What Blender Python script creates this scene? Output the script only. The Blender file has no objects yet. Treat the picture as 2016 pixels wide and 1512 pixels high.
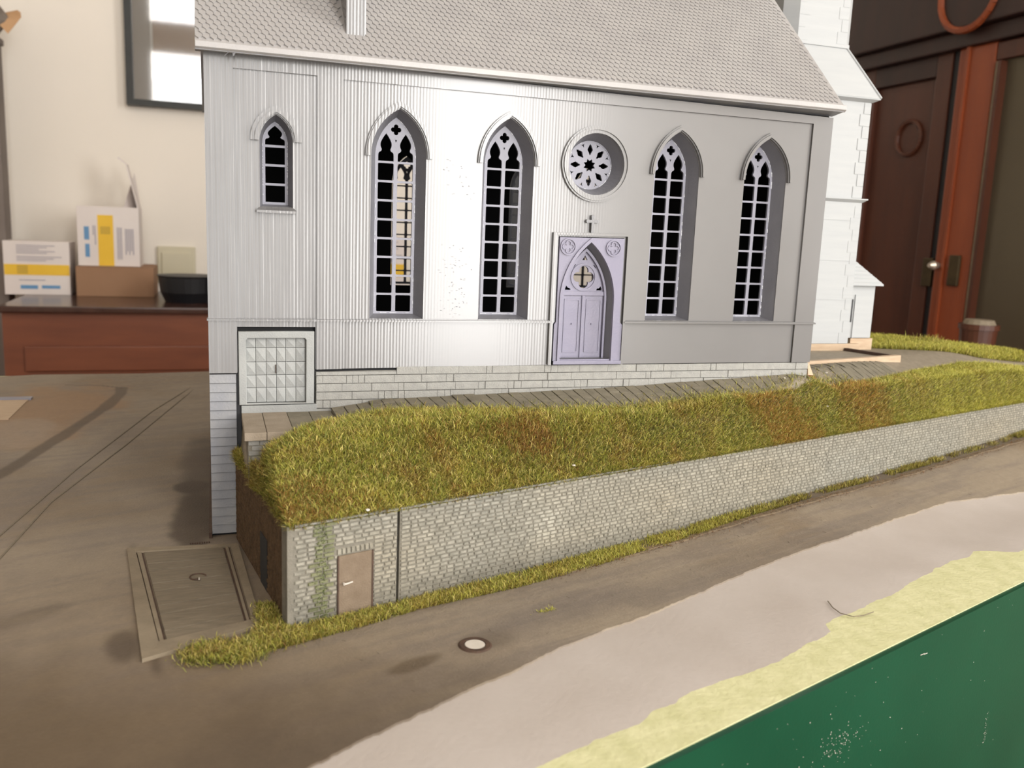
import bpy, bmesh, math, random
import numpy as np
from mathutils import Vector, Matrix

SC = bpy.context.scene
COL = SC.collection
random.seed(7)
RNG = np.random.default_rng(7)

# ------------------------------------------------------------------ camera, light, exposure
cam_d = bpy.data.cameras.new('camera')
cam = bpy.data.objects.new('camera', cam_d)
COL.objects.link(cam)
R = ((0.9483, -0.0165, 0.3168), (-0.3148, -0.1741, 0.9331), (0.0398, -0.9846, -0.1703))
xc = Vector((R[0][0], R[1][0], R[2][0])).normalized()
fw = Vector((R[0][2], R[1][2], R[2][2])); fw = (fw - xc * fw.dot(xc)).normalized()
up = xc.cross(fw).normalized()
CAM = Vector((0.0034, -0.4547, 0.0723))
cam.matrix_world = Matrix.Translation(CAM) @ Matrix((xc, up, -fw)).transposed().to_4x4()
cam_d.sensor_width = 36.0
cam_d.lens = 1740.0 / 2016.0 * 36.0
cam_d.clip_start = 0.01
cam_d.dof.use_dof = True
cam_d.dof.focus_distance = 0.47
cam_d.dof.aperture_fstop = 17.0
SC.camera = cam

world = bpy.data.worlds.new('world')
SC.world = world
world.use_nodes = True
world.node_tree.nodes['Background'].inputs[0].default_value = (0.75, 0.85, 1.0, 1)
world.node_tree.nodes['Background'].inputs[1].default_value = 0.6


def area(name, x0, x1, z0, z1, y, power, col):
    """daylight coming in through one window pane in the wall behind the viewer"""
    d = bpy.data.lights.new(name, 'AREA')
    d.shape = 'RECTANGLE'; d.size = x1 - x0; d.size_y = z1 - z0
    d.energy = power * (x1 - x0) * (z1 - z0); d.color = col
    o = bpy.data.objects.new(name, d); COL.objects.link(o)
    o.location = ((x0 + x1) / 2, y, (z0 + z1) / 2)
    o.rotation_euler = (math.radians(90), 0, 0)     # shines towards +Y
    return o


FRONT_Y = -1.62
WIN_A = (0.42, 0.80); WIN_B = (-0.31, 0.04)
WIN_C = (-1.35, -0.45)                    # along Y in the right-hand wall
WZ = [(-0.30, 0.97), (1.13, 1.55)]
DAY = (1.0, 0.975, 0.945)
for i, (a, b) in enumerate((WIN_A, WIN_B)):
    for z0_, z1_ in WZ:
        area('window_daylight', a, b, z0_, z1_, FRONT_Y - 0.02, (34.0, 11.0)[i], DAY)
d = bpy.data.lights.new('window_daylight', 'AREA'); d.shape = 'RECTANGLE'
d.size = 1.40; d.size_y = WIN_C[1] - WIN_C[0]; d.energy = 19.0 * 1.4 * (WIN_C[1] - WIN_C[0]); d.color = (1.0, 0.965, 0.91)
o = bpy.data.objects.new('window_daylight', d); COL.objects.link(o)
o.location = (1.64, (WIN_C[0] + WIN_C[1]) / 2, 0.60); o.rotation_euler = (0, math.radians(90), 0)

SC.view_settings.view_transform = 'Standard'
SC.view_settings.look = 'None'
SC.view_settings.exposure = 0.52
SC.view_settings.gamma = 1.0
SC.view_settings.use_curve_mapping = False
SC.cycles.use_denoising = True
SC.cycles.max_bounces = 8


# ------------------------------------------------------------------ helpers
def lin(c):
    return tuple(((v / 255.0) / 12.92 if v / 255.0 <= 0.04045 else ((v / 255.0 + 0.055) / 1.055) ** 2.4) for v in c)


def mat(name, c1, c2=None, scale=30.0, rough=0.6, bump=0.0, bscale=200.0, spec=0.5, metal=0.0, stretch=(1, 1, 1), detail=4.0, attr=None):
    m = bpy.data.materials.new(name); m.use_nodes = True
    nt = m.node_tree; b = nt.nodes['Principled BSDF']
    b.inputs['Roughness'].default_value = rough
    b.inputs['Metallic'].default_value = metal
    b.inputs['Specular IOR Level'].default_value = spec
    tc = nt.nodes.new('ShaderNodeTexCoord')
    mp = nt.nodes.new('ShaderNodeMapping'); mp.inputs['Scale'].default_value = stretch
    nt.links.new(tc.outputs['Object'], mp.inputs['Vector'])
    n = nt.nodes.new('ShaderNodeTexNoise'); n.inputs['Scale'].default_value = scale; n.inputs['Detail'].default_value = detail
    nt.links.new(mp.outputs[0], n.inputs['Vector'])
    cr = nt.nodes.new('ShaderNodeValToRGB')
    cr.color_ramp.elements[0].position = 0.3; cr.color_ramp.elements[1].position = 0.7
    c2 = c2 or c1
    cr.color_ramp.elements[0].color = (*lin(c1), 1); cr.color_ramp.elements[1].color = (*lin(c2), 1)
    nt.links.new(n.outputs['Fac'], cr.inputs['Fac'])
    out = cr.outputs['Color']
    if attr:
        a = nt.nodes.new('ShaderNodeAttribute'); a.attribute_name = attr
        mx = nt.nodes.new('ShaderNodeMix'); mx.data_type = 'RGBA'; mx.blend_type = 'MULTIPLY'
        mx.inputs['Factor'].default_value = 1.0
        nt.links.new(out, mx.inputs[6]); nt.links.new(a.outputs['Color'], mx.inputs[7])
        out = mx.outputs[2]
    nt.links.new(out, b.inputs['Base Color'])
    if bump > 0:
        n2 = nt.nodes.new('ShaderNodeTexNoise'); n2.inputs['Scale'].default_value = bscale; n2.inputs['Detail'].default_value = 5
        nt.links.new(mp.outputs[0], n2.inputs['Vector'])
        bp = nt.nodes.new('ShaderNodeBump'); bp.inputs['Strength'].default_value = bump; bp.inputs['Distance'].default_value = 0.001
        nt.links.new(n2.outputs['Fac'], bp.inputs['Height']); nt.links.new(bp.outputs[0], b.inputs['Normal'])
    return m


def setp(o, label=None, cat=None, group=None, kind=None):
    if label: o['label'] = label
    if cat: o['category'] = cat
    if group: o['group'] = group
    if kind: o['kind'] = kind
    return o


def link(name, me, m, parent=None):
    o = bpy.data.objects.new(name, me)
    COL.objects.link(o)
    if m is not None and not me.materials: me.materials.append(m)
    if parent is not None: o.parent = parent
    return o


def empty(name, loc=(0, 0, 0), **k):
    o = bpy.data.objects.new(name, None); COL.objects.link(o)
    o.empty_display_size = 0.01
    # children are built in world coordinates, so the Empty stays at the origin of the model
    return setp(o, **k)


class MB:
    def __init__(s): s.v = []; s.f = []

    def quad_prism(s, base, top):
        """base/top: 4 points each, same winding"""
        n = len(s.v); s.v += [tuple(p) for p in base] + [tuple(p) for p in top]
        k = len(base)
        s.f.append(tuple(n + i for i in reversed(range(k)))); s.f.append(tuple(n + k + i for i in range(k)))
        for i in range(k):
            j = (i + 1) % k
            s.f.append((n + i, n + j, n + k + j, n + k + i))
        return s

    def box(s, x0, x1, y0, y1, z0, z1):
        return s.quad_prism([(x0, y0, z0), (x1, y0, z0), (x1, y1, z0), (x0, y1, z0)],
                            [(x0, y0, z1), (x1, y0, z1), (x1, y1, z1), (x0, y1, z1)])

    def cone(s, a, b, r0, r1, n=16):
        a = Vector(a); b = Vector(b); d = (b - a).normalized()
        u = d.orthogonal().normalized(); w = d.cross(u)
        A = [a + (u * math.cos(t) + w * math.sin(t)) * r0 for t in [2 * math.pi * i / n for i in range(n)]]
        B = [b + (u * math.cos(t) + w * math.sin(t)) * r1 for t in [2 * math.pi * i / n for i in range(n)]]
        return s.quad_prism(A, B)

    def tube(s, pts, r, n=6):
        for a, b in zip(pts, pts[1:]): s.cone(a, b, r, r, n)
        return s

    def loft(s, A, B, closed=True):
        n = len(s.v); k = len(A)
        s.v += [tuple(p) for p in A] + [tuple(p) for p in B]
        for i in range(k if closed else k - 1):
            j = (i + 1) % k
            s.f.append((n + i, n + j, n + k + j, n + k + i))
        return s

    def mesh(s, name='mesh'):
        me = bpy.data.meshes.new(name); me.from_pydata(s.v, [], s.f); me.update()
        return me

    def build(s, name, m, parent=None, bevel=0.0, smooth=False):
        me = s.mesh(name)
        if bevel > 0:
            bm = bmesh.new(); bm.from_mesh(me)
            bmesh.ops.bevel(bm, geom=bm.edges[:], offset=bevel, segments=2, affect='EDGES', profile=0.6)
            bm.to_mesh(me); bm.free()
        bm = bmesh.new(); bm.from_mesh(me); bmesh.ops.recalc_face_normals(bm, faces=bm.faces[:]); bm.to_mesh(me); bm.free()
        if smooth:
            me.polygons.foreach_set('use_smooth', [True] * len(me.polygons))
        return link(name, me, m, parent)


def plate(name, loops, y0, y1, m, parent=None, bevel=0.0):
    """flat plate in the XZ plane from y0 to y1, loops[0] outline and the rest holes, [(x, z), ...]"""
    cu = bpy.data.curves.new(name, 'CURVE'); cu.dimensions = '2D'; cu.fill_mode = 'BOTH'
    cu.extrude = abs(y1 - y0) / 2 - bevel
    cu.bevel_depth = bevel; cu.bevel_resolution = 1
    cu.offset = -bevel
    for lp in loops:
        sp = cu.splines.new('POLY'); sp.points.add(len(lp) - 1)
        sp.points.foreach_set('co', [c for p in lp for c in (p[0], p[1], 0, 1)])
        sp.use_cyclic_u = True
    tmp = bpy.data.objects.new('tmp', cu); COL.objects.link(tmp)
    dg = bpy.context.evaluated_depsgraph_get()
    me = bpy.data.meshes.new_from_object(tmp.evaluated_get(dg))
    bpy.data.objects.remove(tmp); bpy.data.curves.remove(cu)
    n = len(me.vertices); co = np.empty(n * 3, np.float32); me.vertices.foreach_get('co', co); co = co.reshape(-1, 3)
    out = np.stack([co[:, 0], (y0 + y1) / 2 - co[:, 2], co[:, 1]], 1)
    me.vertices.foreach_set('co', out.ravel()); me.name = name; me.materials.clear(); me.update()
    return link(name, me, m, parent)


def rect(x0, x1, z0, z1): return [(x0, z0), (x1, z0), (x1, z1), (x0, z1)]


def arch(c, a, zb, zs, za, n=12):
    """pointed (lancet) outline: centre c, half width a, bottom zb, springing zs, apex za"""
    h = za - zs; r = (a * a + h * h) / (2 * a)
    t1 = math.asin(min(1, h / r))
    right = [(c + a - r + r * math.cos(t1 * i / n), zs + r * math.sin(t1 * i / n)) for i in range(n + 1)]
    left = [(2 * c - x, z) for x, z in reversed(right[:-1])]
    return [(c - a, zb), (c + a, zb)] + right + left


def arch_band(c, a0, a1, zb, zs, za0, za1, n=12):
    """band between two pointed arches, open at the bottom"""
    def half(a, za):
        h = za - zs; r = (a * a + h * h) / (2 * a); t1 = math.asin(min(1, h / r))
        return [(c + a - r + r * math.cos(t1 * i / n), zs + r * math.sin(t1 * i / n)) for i in range(n + 1)]
    o = half(a1, za1); i_ = half(a0, za0)
    out = [(c + a1, zb)] + o + [(2 * c - x, z) for x, z in reversed(o[:-1])] + [(c - a1, zb)]
    inn = [(c - a0, zb)] + [(2 * c - x, z) for x, z in i_] + [(x, z) for x, z in reversed(i_[:-1])] + [(c + a0, zb)]
    return out + inn


def circ(cx, cz, r, n=32, ph=0.0):
    return [(cx + r * math.cos(ph + 2 * math.pi * i / n), cz + r * math.sin(ph + 2 * math.pi * i / n)) for i in range(n)]


def foil(cx, cz, off, r, k=4, n=10, ph=math.pi / 2):
    """outline of k overlapping lobes (quatrefoil)"""
    pts = []
    half = math.pi / k
    # angle at which neighbouring lobes meet
    m_ = off * math.cos(half) + math.sqrt(max(0, r * r - (off * math.sin(half)) ** 2))
    ix, iz = m_ * math.cos(half), m_ * math.sin(half)
    a = math.atan2(iz, ix - off)
    for j in range(k):
        t0 = ph + 2 * math.pi * j / k
        for i in range(n):
            t = -a + 2 * a * i / n
            x = off + r * math.cos(t); z = r * math.sin(t)
            pts.append((cx + x * math.cos(t0) - z * math.sin(t0), cz + x * math.sin(t0) + z * math.cos(t0)))
    return pts


def vnoise(x, y, s, seed=0, oct_=4):
    """fractal value noise on numpy arrays"""
    out = np.zeros_like(x, dtype=float); amp = 1.0; tot = 0
    for o in range(oct_):
        xs = x * s + 17.3 * seed + 5.1 * o; ys = y * s - 9.7 * seed + 3.3 * o
        xi = np.floor(xs).astype(np.int64); yi = np.floor(ys).astype(np.int64)
        xf = xs - xi; yf = ys - yi
        xf = xf * xf * (3 - 2 * xf); yf = yf * yf * (3 - 2 * yf)

        def h(a, b):
            n = (a * 374761393 + b * 668265263 + seed * 1442695041) & 0x7fffffff
            n = ((n ^ (n >> 13)) * 1274126177) & 0x7fffffff
            return ((n ^ (n >> 16)) & 0xffff) / 65535.0
        v = (h(xi, yi) * (1 - xf) + h(xi + 1, yi) * xf) * (1 - yf) + (h(xi, yi + 1) * (1 - xf) + h(xi + 1, yi + 1) * xf) * yf
        out += amp * v; tot += amp; amp *= 0.5; s *= 2.03
    return out / tot


def sstep(a, b, x):
    t = np.clip((x - a) / (b - a), 0, 1); return t * t * (3 - 2 * t)


def colour_attr(me, cols, name='tint'):
    at = me.color_attributes.new(name, 'FLOAT_COLOR', 'POINT')
    at.data.foreach_set('color', np.concatenate([cols, np.ones((len(cols), 1))], 1).astype(np.float32).ravel())


def np_mesh(name, verts, faces):
    """verts (N,3), faces (M,k)"""
    me = bpy.data.meshes.new(name)
    M, k = faces.shape
    me.vertices.add(len(verts)); me.vertices.foreach_set('co', np.asarray(verts, np.float32).ravel())
    me.loops.add(M * k); me.loops.foreach_set('vertex_index', np.asarray(faces, np.int32).ravel())
    me.polygons.add(M); me.polygons.foreach_set('loop_start', np.arange(0, M * k, k, dtype=np.int32))
    me.update(calc_edges=True)
    return me


def grid_faces(nx, ny):
    i, j = np.meshgrid(np.arange(nx - 1), np.arange(ny - 1), indexing='ij')
    a = (i * ny + j).ravel()
    return np.stack([a, a + ny, a + ny + 1, a + 1], 1)


# ------------------------------------------------------------------ materials
def facade_material():
    m = mat('grey_printed_plastic', (105, 104, 104), (110, 109, 109), 18, 0.25, 0, spec=1.0)
    nt = m.node_tree; b = nt.nodes['Principled BSDF']
    geo = nt.nodes.new('ShaderNodeNewGeometry')
    sx = nt.nodes.new('ShaderNodeSeparateXYZ'); nt.links.new(geo.outputs['Position'], sx.inputs[0])
    # fine vertical ridges of the print, strongest at the left end
    mul = nt.nodes.new('ShaderNodeMapping'); mul.inputs['Scale'].default_value = (1, 1, 0.02)
    nt.links.new(geo.outputs['Position'], mul.inputs['Vector'])
    n = nt.nodes.new('ShaderNodeTexNoise'); n.inputs['Scale'].default_value = 330; n.inputs['Detail'].default_value = 3
    nt.links.new(mul.outputs[0], n.inputs['Vector'])
    w = nt.nodes.new('ShaderNodeTexWave'); w.wave_type = 'BANDS'; w.bands_direction = 'X'; w.inputs['Scale'].default_value = 190
    w.inputs['Distortion'].default_value = 0.6
    nt.links.new(mul.outputs[0], w.inputs['Vector'])
    mix = nt.nodes.new('ShaderNodeMath'); mix.operation = 'MULTIPLY_ADD'; mix.inputs[1].default_value = 3.2
    nt.links.new(n.outputs['Fac'], mix.inputs[0]); nt.links.new(w.outputs['Fac'], mix.inputs[2])
    am = nt.nodes.new('ShaderNodeValToRGB'); cr = am.color_ramp
    cr.elements[0].position = 0.0; cr.elements[0].color = (1, 1, 1, 1)
    cr.elements[1].position = 1.0; cr.elements[1].color = (0.02, 0.02, 0.02, 1)
    for ps, v in ((0.10, 0.9), (0.26, 0.7), (0.33, 0.10), (0.40, 0.06), (0.47, 0.4), (0.54, 0.3), (0.60, 0.03)):
        e = cr.elements.new(ps); e.color = (v, v, v, 1)
    sc = nt.nodes.new('ShaderNodeMath'); sc.operation = 'MULTIPLY'; sc.inputs[1].default_value = 1 / 0.35
    nt.links.new(sx.outputs['X'], sc.inputs[0]); nt.links.new(sc.outputs[0], am.inputs['Fac'])
    h = nt.nodes.new('ShaderNodeMath'); h.operation = 'MULTIPLY'
    nt.links.new(mix.outputs[0], h.inputs[0]); nt.links.new(am.outputs['Color'], h.inputs[1])
    bp = nt.nodes.new('ShaderNodeBump'); bp.inputs['Strength'].default_value = 0.42; bp.inputs['Distance'].default_value = 0.00010
    nt.links.new(h.outputs[0], bp.inputs['Height']); nt.links.new(bp.outputs[0], b.inputs['Normal'])
    return m


M = {}
M['facade'] = facade_material()
M['plastic'] = mat('grey_plastic', (112, 112, 115), (118, 118, 121), 40, 0.35, 0.15, 900, spec=0.7)
M['reveal'] = mat('grey_plastic_reveal', (108, 108, 114), (116, 116, 121), 60, 0.45, 0.15, 900, spec=0.4)
M['tracery'] = mat('pale_lilac_grey_plastic', (128, 128, 140), (136, 136, 147), 60, 0.35, 0.1, 900, spec=0.5)
M['roof'] = mat('grey_roof_plastic', (152, 149, 148), (160, 157, 155), 60, 0.33, 0.1, 900, spec=0.8)
M['white'] = mat('pale_grey_white_plastic', (166, 168, 169), (171, 173, 173), 25, 0.55, 0.1, 500, spec=0.25, stretch=(1, 1, 12))
M['lilac'] = mat('lilac_resin', (122, 119, 138), (129, 126, 144), 80, 0.36, 0.1, 900)
M['garage'] = mat('pale_grey_resin', (142, 144, 143), (152, 154, 152), 90, 0.5, 0.2, 1200)
M['black_sheet'] = mat('black_shade_sheet', (14, 15, 18), (20, 21, 24), 40, 0.8)  # black colour standing in for the shade inside the nave
M['block'] = mat('grey_stone_blocks', (146, 145, 141), (158, 157, 152), 260, 0.8, 0.4, 1500, spec=0.2)
M['joint'] = mat('pale_mortar', (124, 122, 116), (136, 134, 128), 200, 0.9, 0.3, 1500, spec=0.1)
M['slat'] = mat('grey_ribbed_plastic', (118, 120, 127), (138, 138, 138), 60, 0.45, 0.2, 900)
M['paver'] = mat('taupe_card_pavers', (110, 104, 90), (128, 121, 105), 150, 0.85, 0.3, 1500, spec=0.2)
M['paver_light'] = mat('beige_card_pavers', (136, 124, 108), (148, 136, 120), 150, 0.8, 0.3, 1500, spec=0.2)
M['stone'] = mat('weathered_light_stone', (128, 125, 115), (157, 153, 142), 330, 0.85, 0.4, 1800, spec=0.15, attr='tint')
M['mortar'] = mat('weathered_mortar', (110, 106, 96), (128, 123, 112), 180, 0.9, 0.4, 1500, spec=0.1)
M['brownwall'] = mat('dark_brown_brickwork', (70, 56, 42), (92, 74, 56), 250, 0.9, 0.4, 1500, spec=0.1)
M['ironbrown'] = mat('brown_painted_door', (108, 92, 74), (120, 104, 86), 200, 0.7, 0.3, 1500)
M['road'] = mat('road_paint', (255, 255, 255), (244, 244, 244), 500, 0.62, 0.25, 900, spec=0.35, attr='tint')
M['plaster'] = mat('pale_grey_filler', (170, 160, 152), (178, 169, 162), 30, 0.6, 0.15, 400)
M['primer'] = mat('pale_yellow_primed_board', (190, 188, 142), (206, 203, 160), 140, 0.65, 0.3, 500)
M['green'] = mat('dark_green_paint', (2, 60, 40), (8, 68, 46), 14, 0.3, 0.04, 700)
M['wood_pale'] = mat('bare_pale_wood', (172, 148, 122), (188, 166, 140), 60, 0.7, 0.2, 300, stretch=(1, 6, 6))
M['ground'] = mat('soil_under_turf', (70, 60, 26), (96, 72, 36), 120, 0.95, 0.5, 900, spec=0.05)
M['greyground'] = mat('grey_painted_ground', (128, 118, 104), (140, 130, 116), 90, 0.8, 0.3, 900, spec=0.2)
M['hatch'] = mat('wood_grained_hatch', (100, 90, 74), (120, 108, 90), 120, 0.65, 0.3, 600, stretch=(1, 7, 1))
M['kerb'] = mat('hatch_kerb', (116, 104, 86), (132, 119, 99), 100, 0.7, 0.3, 900)
M['rust'] = mat('dark_rust', (58, 42, 32), (80, 58, 44), 300, 0.7, 0.3, 900)
M['pale'] = mat('pale_flake', (190, 182, 170), (200, 192, 182), 300, 0.7)
M['turf'] = None


def turf_material():
    m = bpy.data.materials.new('turf_fibres'); m.use_nodes = True
    nt = m.node_tree; b = nt.nodes['Principled BSDF']
    a = nt.nodes.new('ShaderNodeAttribute'); a.attribute_name = 'tint'
    n = nt.nodes.new('ShaderNodeTexNoise'); n.inputs['Scale'].default_value = 300
    mr = nt.nodes.new('ShaderNodeMapRange'); mr.inputs['To Min'].default_value = 0.8; mr.inputs['To Max'].default_value = 1.2
    nt.links.new(n.outputs['Fac'], mr.inputs['Value'])
    mx = nt.nodes.new('ShaderNodeVectorMath'); mx.operation = 'SCALE'
    nt.links.new(a.outputs['Color'], mx.inputs[0]); nt.links.new(mr.outputs[0], mx.inputs['Scale'])
    nt.links.new(mx.outputs[0], b.inputs['Base Color'])
    b.inputs['Roughness'].default_value = 0.55; b.inputs['Specular IOR Level'].default_value = 0.35
    return m


M['turf'] = turf_material()
M['wallcream'] = mat('cream_wall_paint', (242, 235, 224), (245, 238, 228), 3, 0.85, 0.1, 60)
M['wallshade'] = mat('shaded_wall_paint', (150, 134, 112), (158, 142, 120), 3, 0.85, 0.1, 60)  # shade on the right wall, put into a darker copy of its paint
M['ceil'] = mat('white_ceiling_paint', (225, 220, 212), (230, 226, 218), 3, 0.9)
M['floorwood'] = mat('brown_floor', (96, 62, 42), (112, 74, 50), 8, 0.5, 0.1, 60, stretch=(1, 8, 1))
M['mahogany'] = mat('red_brown_wood', (112, 62, 42), (126, 72, 48), 9, 0.42, 0.1, 60, stretch=(1, 6, 6))
M['darktop'] = mat('dark_polished_wood', (62, 40, 34), (76, 50, 42), 9, 0.2, 0.05, 60, stretch=(6, 1, 1))
M['wardrobe'] = mat('dark_brown_wardrobe_wood', (66, 34, 22), (80, 42, 26), 6, 0.4, 0.1, 60, stretch=(6, 6, 1))
M['wardrobe_dark'] = mat('darkest_wardrobe_wood', (38, 20, 16), (48, 24, 18), 6, 0.45, 0.1, 60, stretch=(6, 6, 1))
M['orange'] = mat('orange_brown_lit_wardrobe_wood', (124, 58, 30), (136, 66, 34), 6, 0.4, 0.1, 60, stretch=(6, 6, 1))  # light caught by the right leaf, put into a brighter wood colour
M['black'] = mat('black_plastic', (16, 17, 22), (22, 23, 28), 30, 0.5)
M['frame'] = mat('black_picture_frame', (34, 36, 34), (42, 44, 42), 30, 0.5)
M['carton'] = mat('white_carton', (226, 216, 212), (232, 224, 220), 12, 0.6)
M['yellow'] = mat('yellow_print', (236, 190, 52), (240, 196, 60), 20, 0.6)
M['blue'] = mat('blue_print', (98, 146, 190), (110, 156, 198), 20, 0.6)
M['greyprint'] = mat('grey_print', (160, 156, 166), (168, 162, 172), 20, 0.6)
M['olive'] = mat('olive_grey_print', (170, 145, 62), (176, 150, 70), 20, 0.6)
M['cardboard'] = mat('brown_cardboard', (152, 116, 88), (160, 124, 96), 12, 0.8, 0.1, 100)
M['ivory'] = mat('ivory_switch_plastic', (206, 198, 170), (212, 204, 178), 12, 0.35)
M['mat_grey'] = mat('grey_mount_board', (105, 106, 106), (125, 126, 126), 9, 0.7)
M['mat_white'] = mat('white_mount_line', (215, 215, 212), (220, 220, 218), 12, 0.7)
M['brass'] = mat('dull_dark_brass', (66, 56, 38), (80, 68, 46), 60, 0.4, metal=0.6)
M['knob'] = mat('pale_worn_metal', (190, 180, 165), (200, 190, 175), 60, 0.3, metal=0.7)
M['ornament'] = mat('mottled_brown', (96, 84, 74), (146, 136, 126), 22, 0.8, 0.3, 60)
M['tan'] = mat('tan_tip', (190, 150, 110), (200, 160, 120), 22, 0.8)
M['greypost'] = mat('grey_post', (120, 110, 104), (128, 118, 112), 10, 0.8)


def glass_material():
    m = mat('picture_glass', (40, 38, 38), None, 10, 0.03)
    nt = m.node_tree; b = nt.nodes['Principled BSDF']
    b.inputs['Transmission Weight'].default_value = 1.0
    b.inputs['IOR'].default_value = 2.2
    for l in list(b.inputs['Base Color'].links): nt.links.remove(l)
    b.inputs['Base Color'].default_value = (1, 1, 1, 1)
    b.inputs['Specular IOR Level'].default_value = 1.0
    return m


M['glass'] = glass_material()
M['mirror'] = mat('old_mirror', (92, 84, 68), (98, 90, 74), 5, 0.35, metal=0.5)


# ------------------------------------------------------------------ the room
FL = -0.90
XL, XR, YB, ZC = -1.7, 1.62, 1.72, 1.72


def structure(name, m, *boxes):
    mb = MB()
    for b_ in boxes: mb.box(*b_)
    o = mb.build(name, m); o['kind'] = 'structure'; return o


structure('floor', M['floorwood'], (XL - .1, XR + .1, FRONT_Y - .15, YB + .1, FL - .05, FL))
structure('ceiling', M['ceil'], (XL - .1, XR + .1, FRONT_Y - .15, YB + .1, ZC, ZC + .05))
structure('wall_back', M['wallcream'], (XL - .1, XR + .1, YB, YB + .1, FL, ZC))
structure('wall_left', M['wallcream'], (XL - .1, XL, FRONT_Y - .15, YB, FL, ZC))
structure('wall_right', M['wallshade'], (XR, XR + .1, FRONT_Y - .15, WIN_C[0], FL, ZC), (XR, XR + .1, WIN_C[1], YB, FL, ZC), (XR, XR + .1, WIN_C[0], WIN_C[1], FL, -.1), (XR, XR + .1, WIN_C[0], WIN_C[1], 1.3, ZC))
# wall behind the viewer with three window openings, each with a lower and an upper light
wf = MB()
xs = [XL, WIN_B[0], WIN_B[1], WIN_A[0], WIN_A[1], XR]
for k in range(0, 6, 2): wf.box(xs[k], xs[k + 1], FRONT_Y - .12, FRONT_Y, FL, ZC)
for a, b in (WIN_B, WIN_A):
    wf.box(a, b, FRONT_Y - .12, FRONT_Y, FL, WZ[0][0]); wf.box(a, b, FRONT_Y - .12, FRONT_Y, WZ[1][1], ZC)
o = wf.build('wall_front', M['wallcream']); o['kind'] = 'structure'
for i, (a, b) in enumerate((WIN_B, WIN_A)):
    w = MB().box(a, b, FRONT_Y - .10, FRONT_Y - .005, WZ[0][1], WZ[1][0]).box(a, a + .02, FRONT_Y - .1, FRONT_Y - .03, WZ[0][0], WZ[1][1]).box(b - .02, b, FRONT_Y - .1, FRONT_Y - .03, WZ[0][0], WZ[1][1])
    o = w.build('window_%d' % (i + 1), M['ceil']); o['kind'] = 'structure'

# ------------------------------------------------------------------ sideboard and what stands on it
SB_Y, SB_Z = 1.32, -0.0945
sb = empty('sideboard', label='low red-brown wooden sideboard with a dark polished top along the cream wall', cat='sideboard')
MB().box(-0.36, 0.80, SB_Y + .01, YB - .01, FL + .06, SB_Z - .012).build('carcass', M['mahogany'], sb, 0.002)
MB().box(-0.365, 0.81, SB_Y - .004, YB - .005, SB_Z - .012, SB_Z).build('top', M['darktop'], sb, 0.003)
for k, (a, b) in enumerate(((-0.325, 0.22), (0.26, 0.77))):
    for z0_, z1_ in ((-0.168, -0.214), (-0.222, -0.40), (-0.41, -0.60)):
        MB().box(a, b, SB_Y + .004, SB_Y + .012, z1_, z0_).build('drawer_front', M['mahogany'], sb, 0.002)
MB().box(-0.36, 0.80, SB_Y + .03, YB - .03, FL, FL + .06).build('plinth', M['darktop'], sb)


def tilted(ob, piv, ang):
    """turn an object's mesh about a vertical axis through piv"""
    for me in {c.data for c in ([ob] + list(ob.children)) if c.data}:
        me.transform(Matrix.Translation(piv) @ Matrix.Rotation(ang, 4, 'Z') @ Matrix.Translation(-Vector(piv)))


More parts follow.
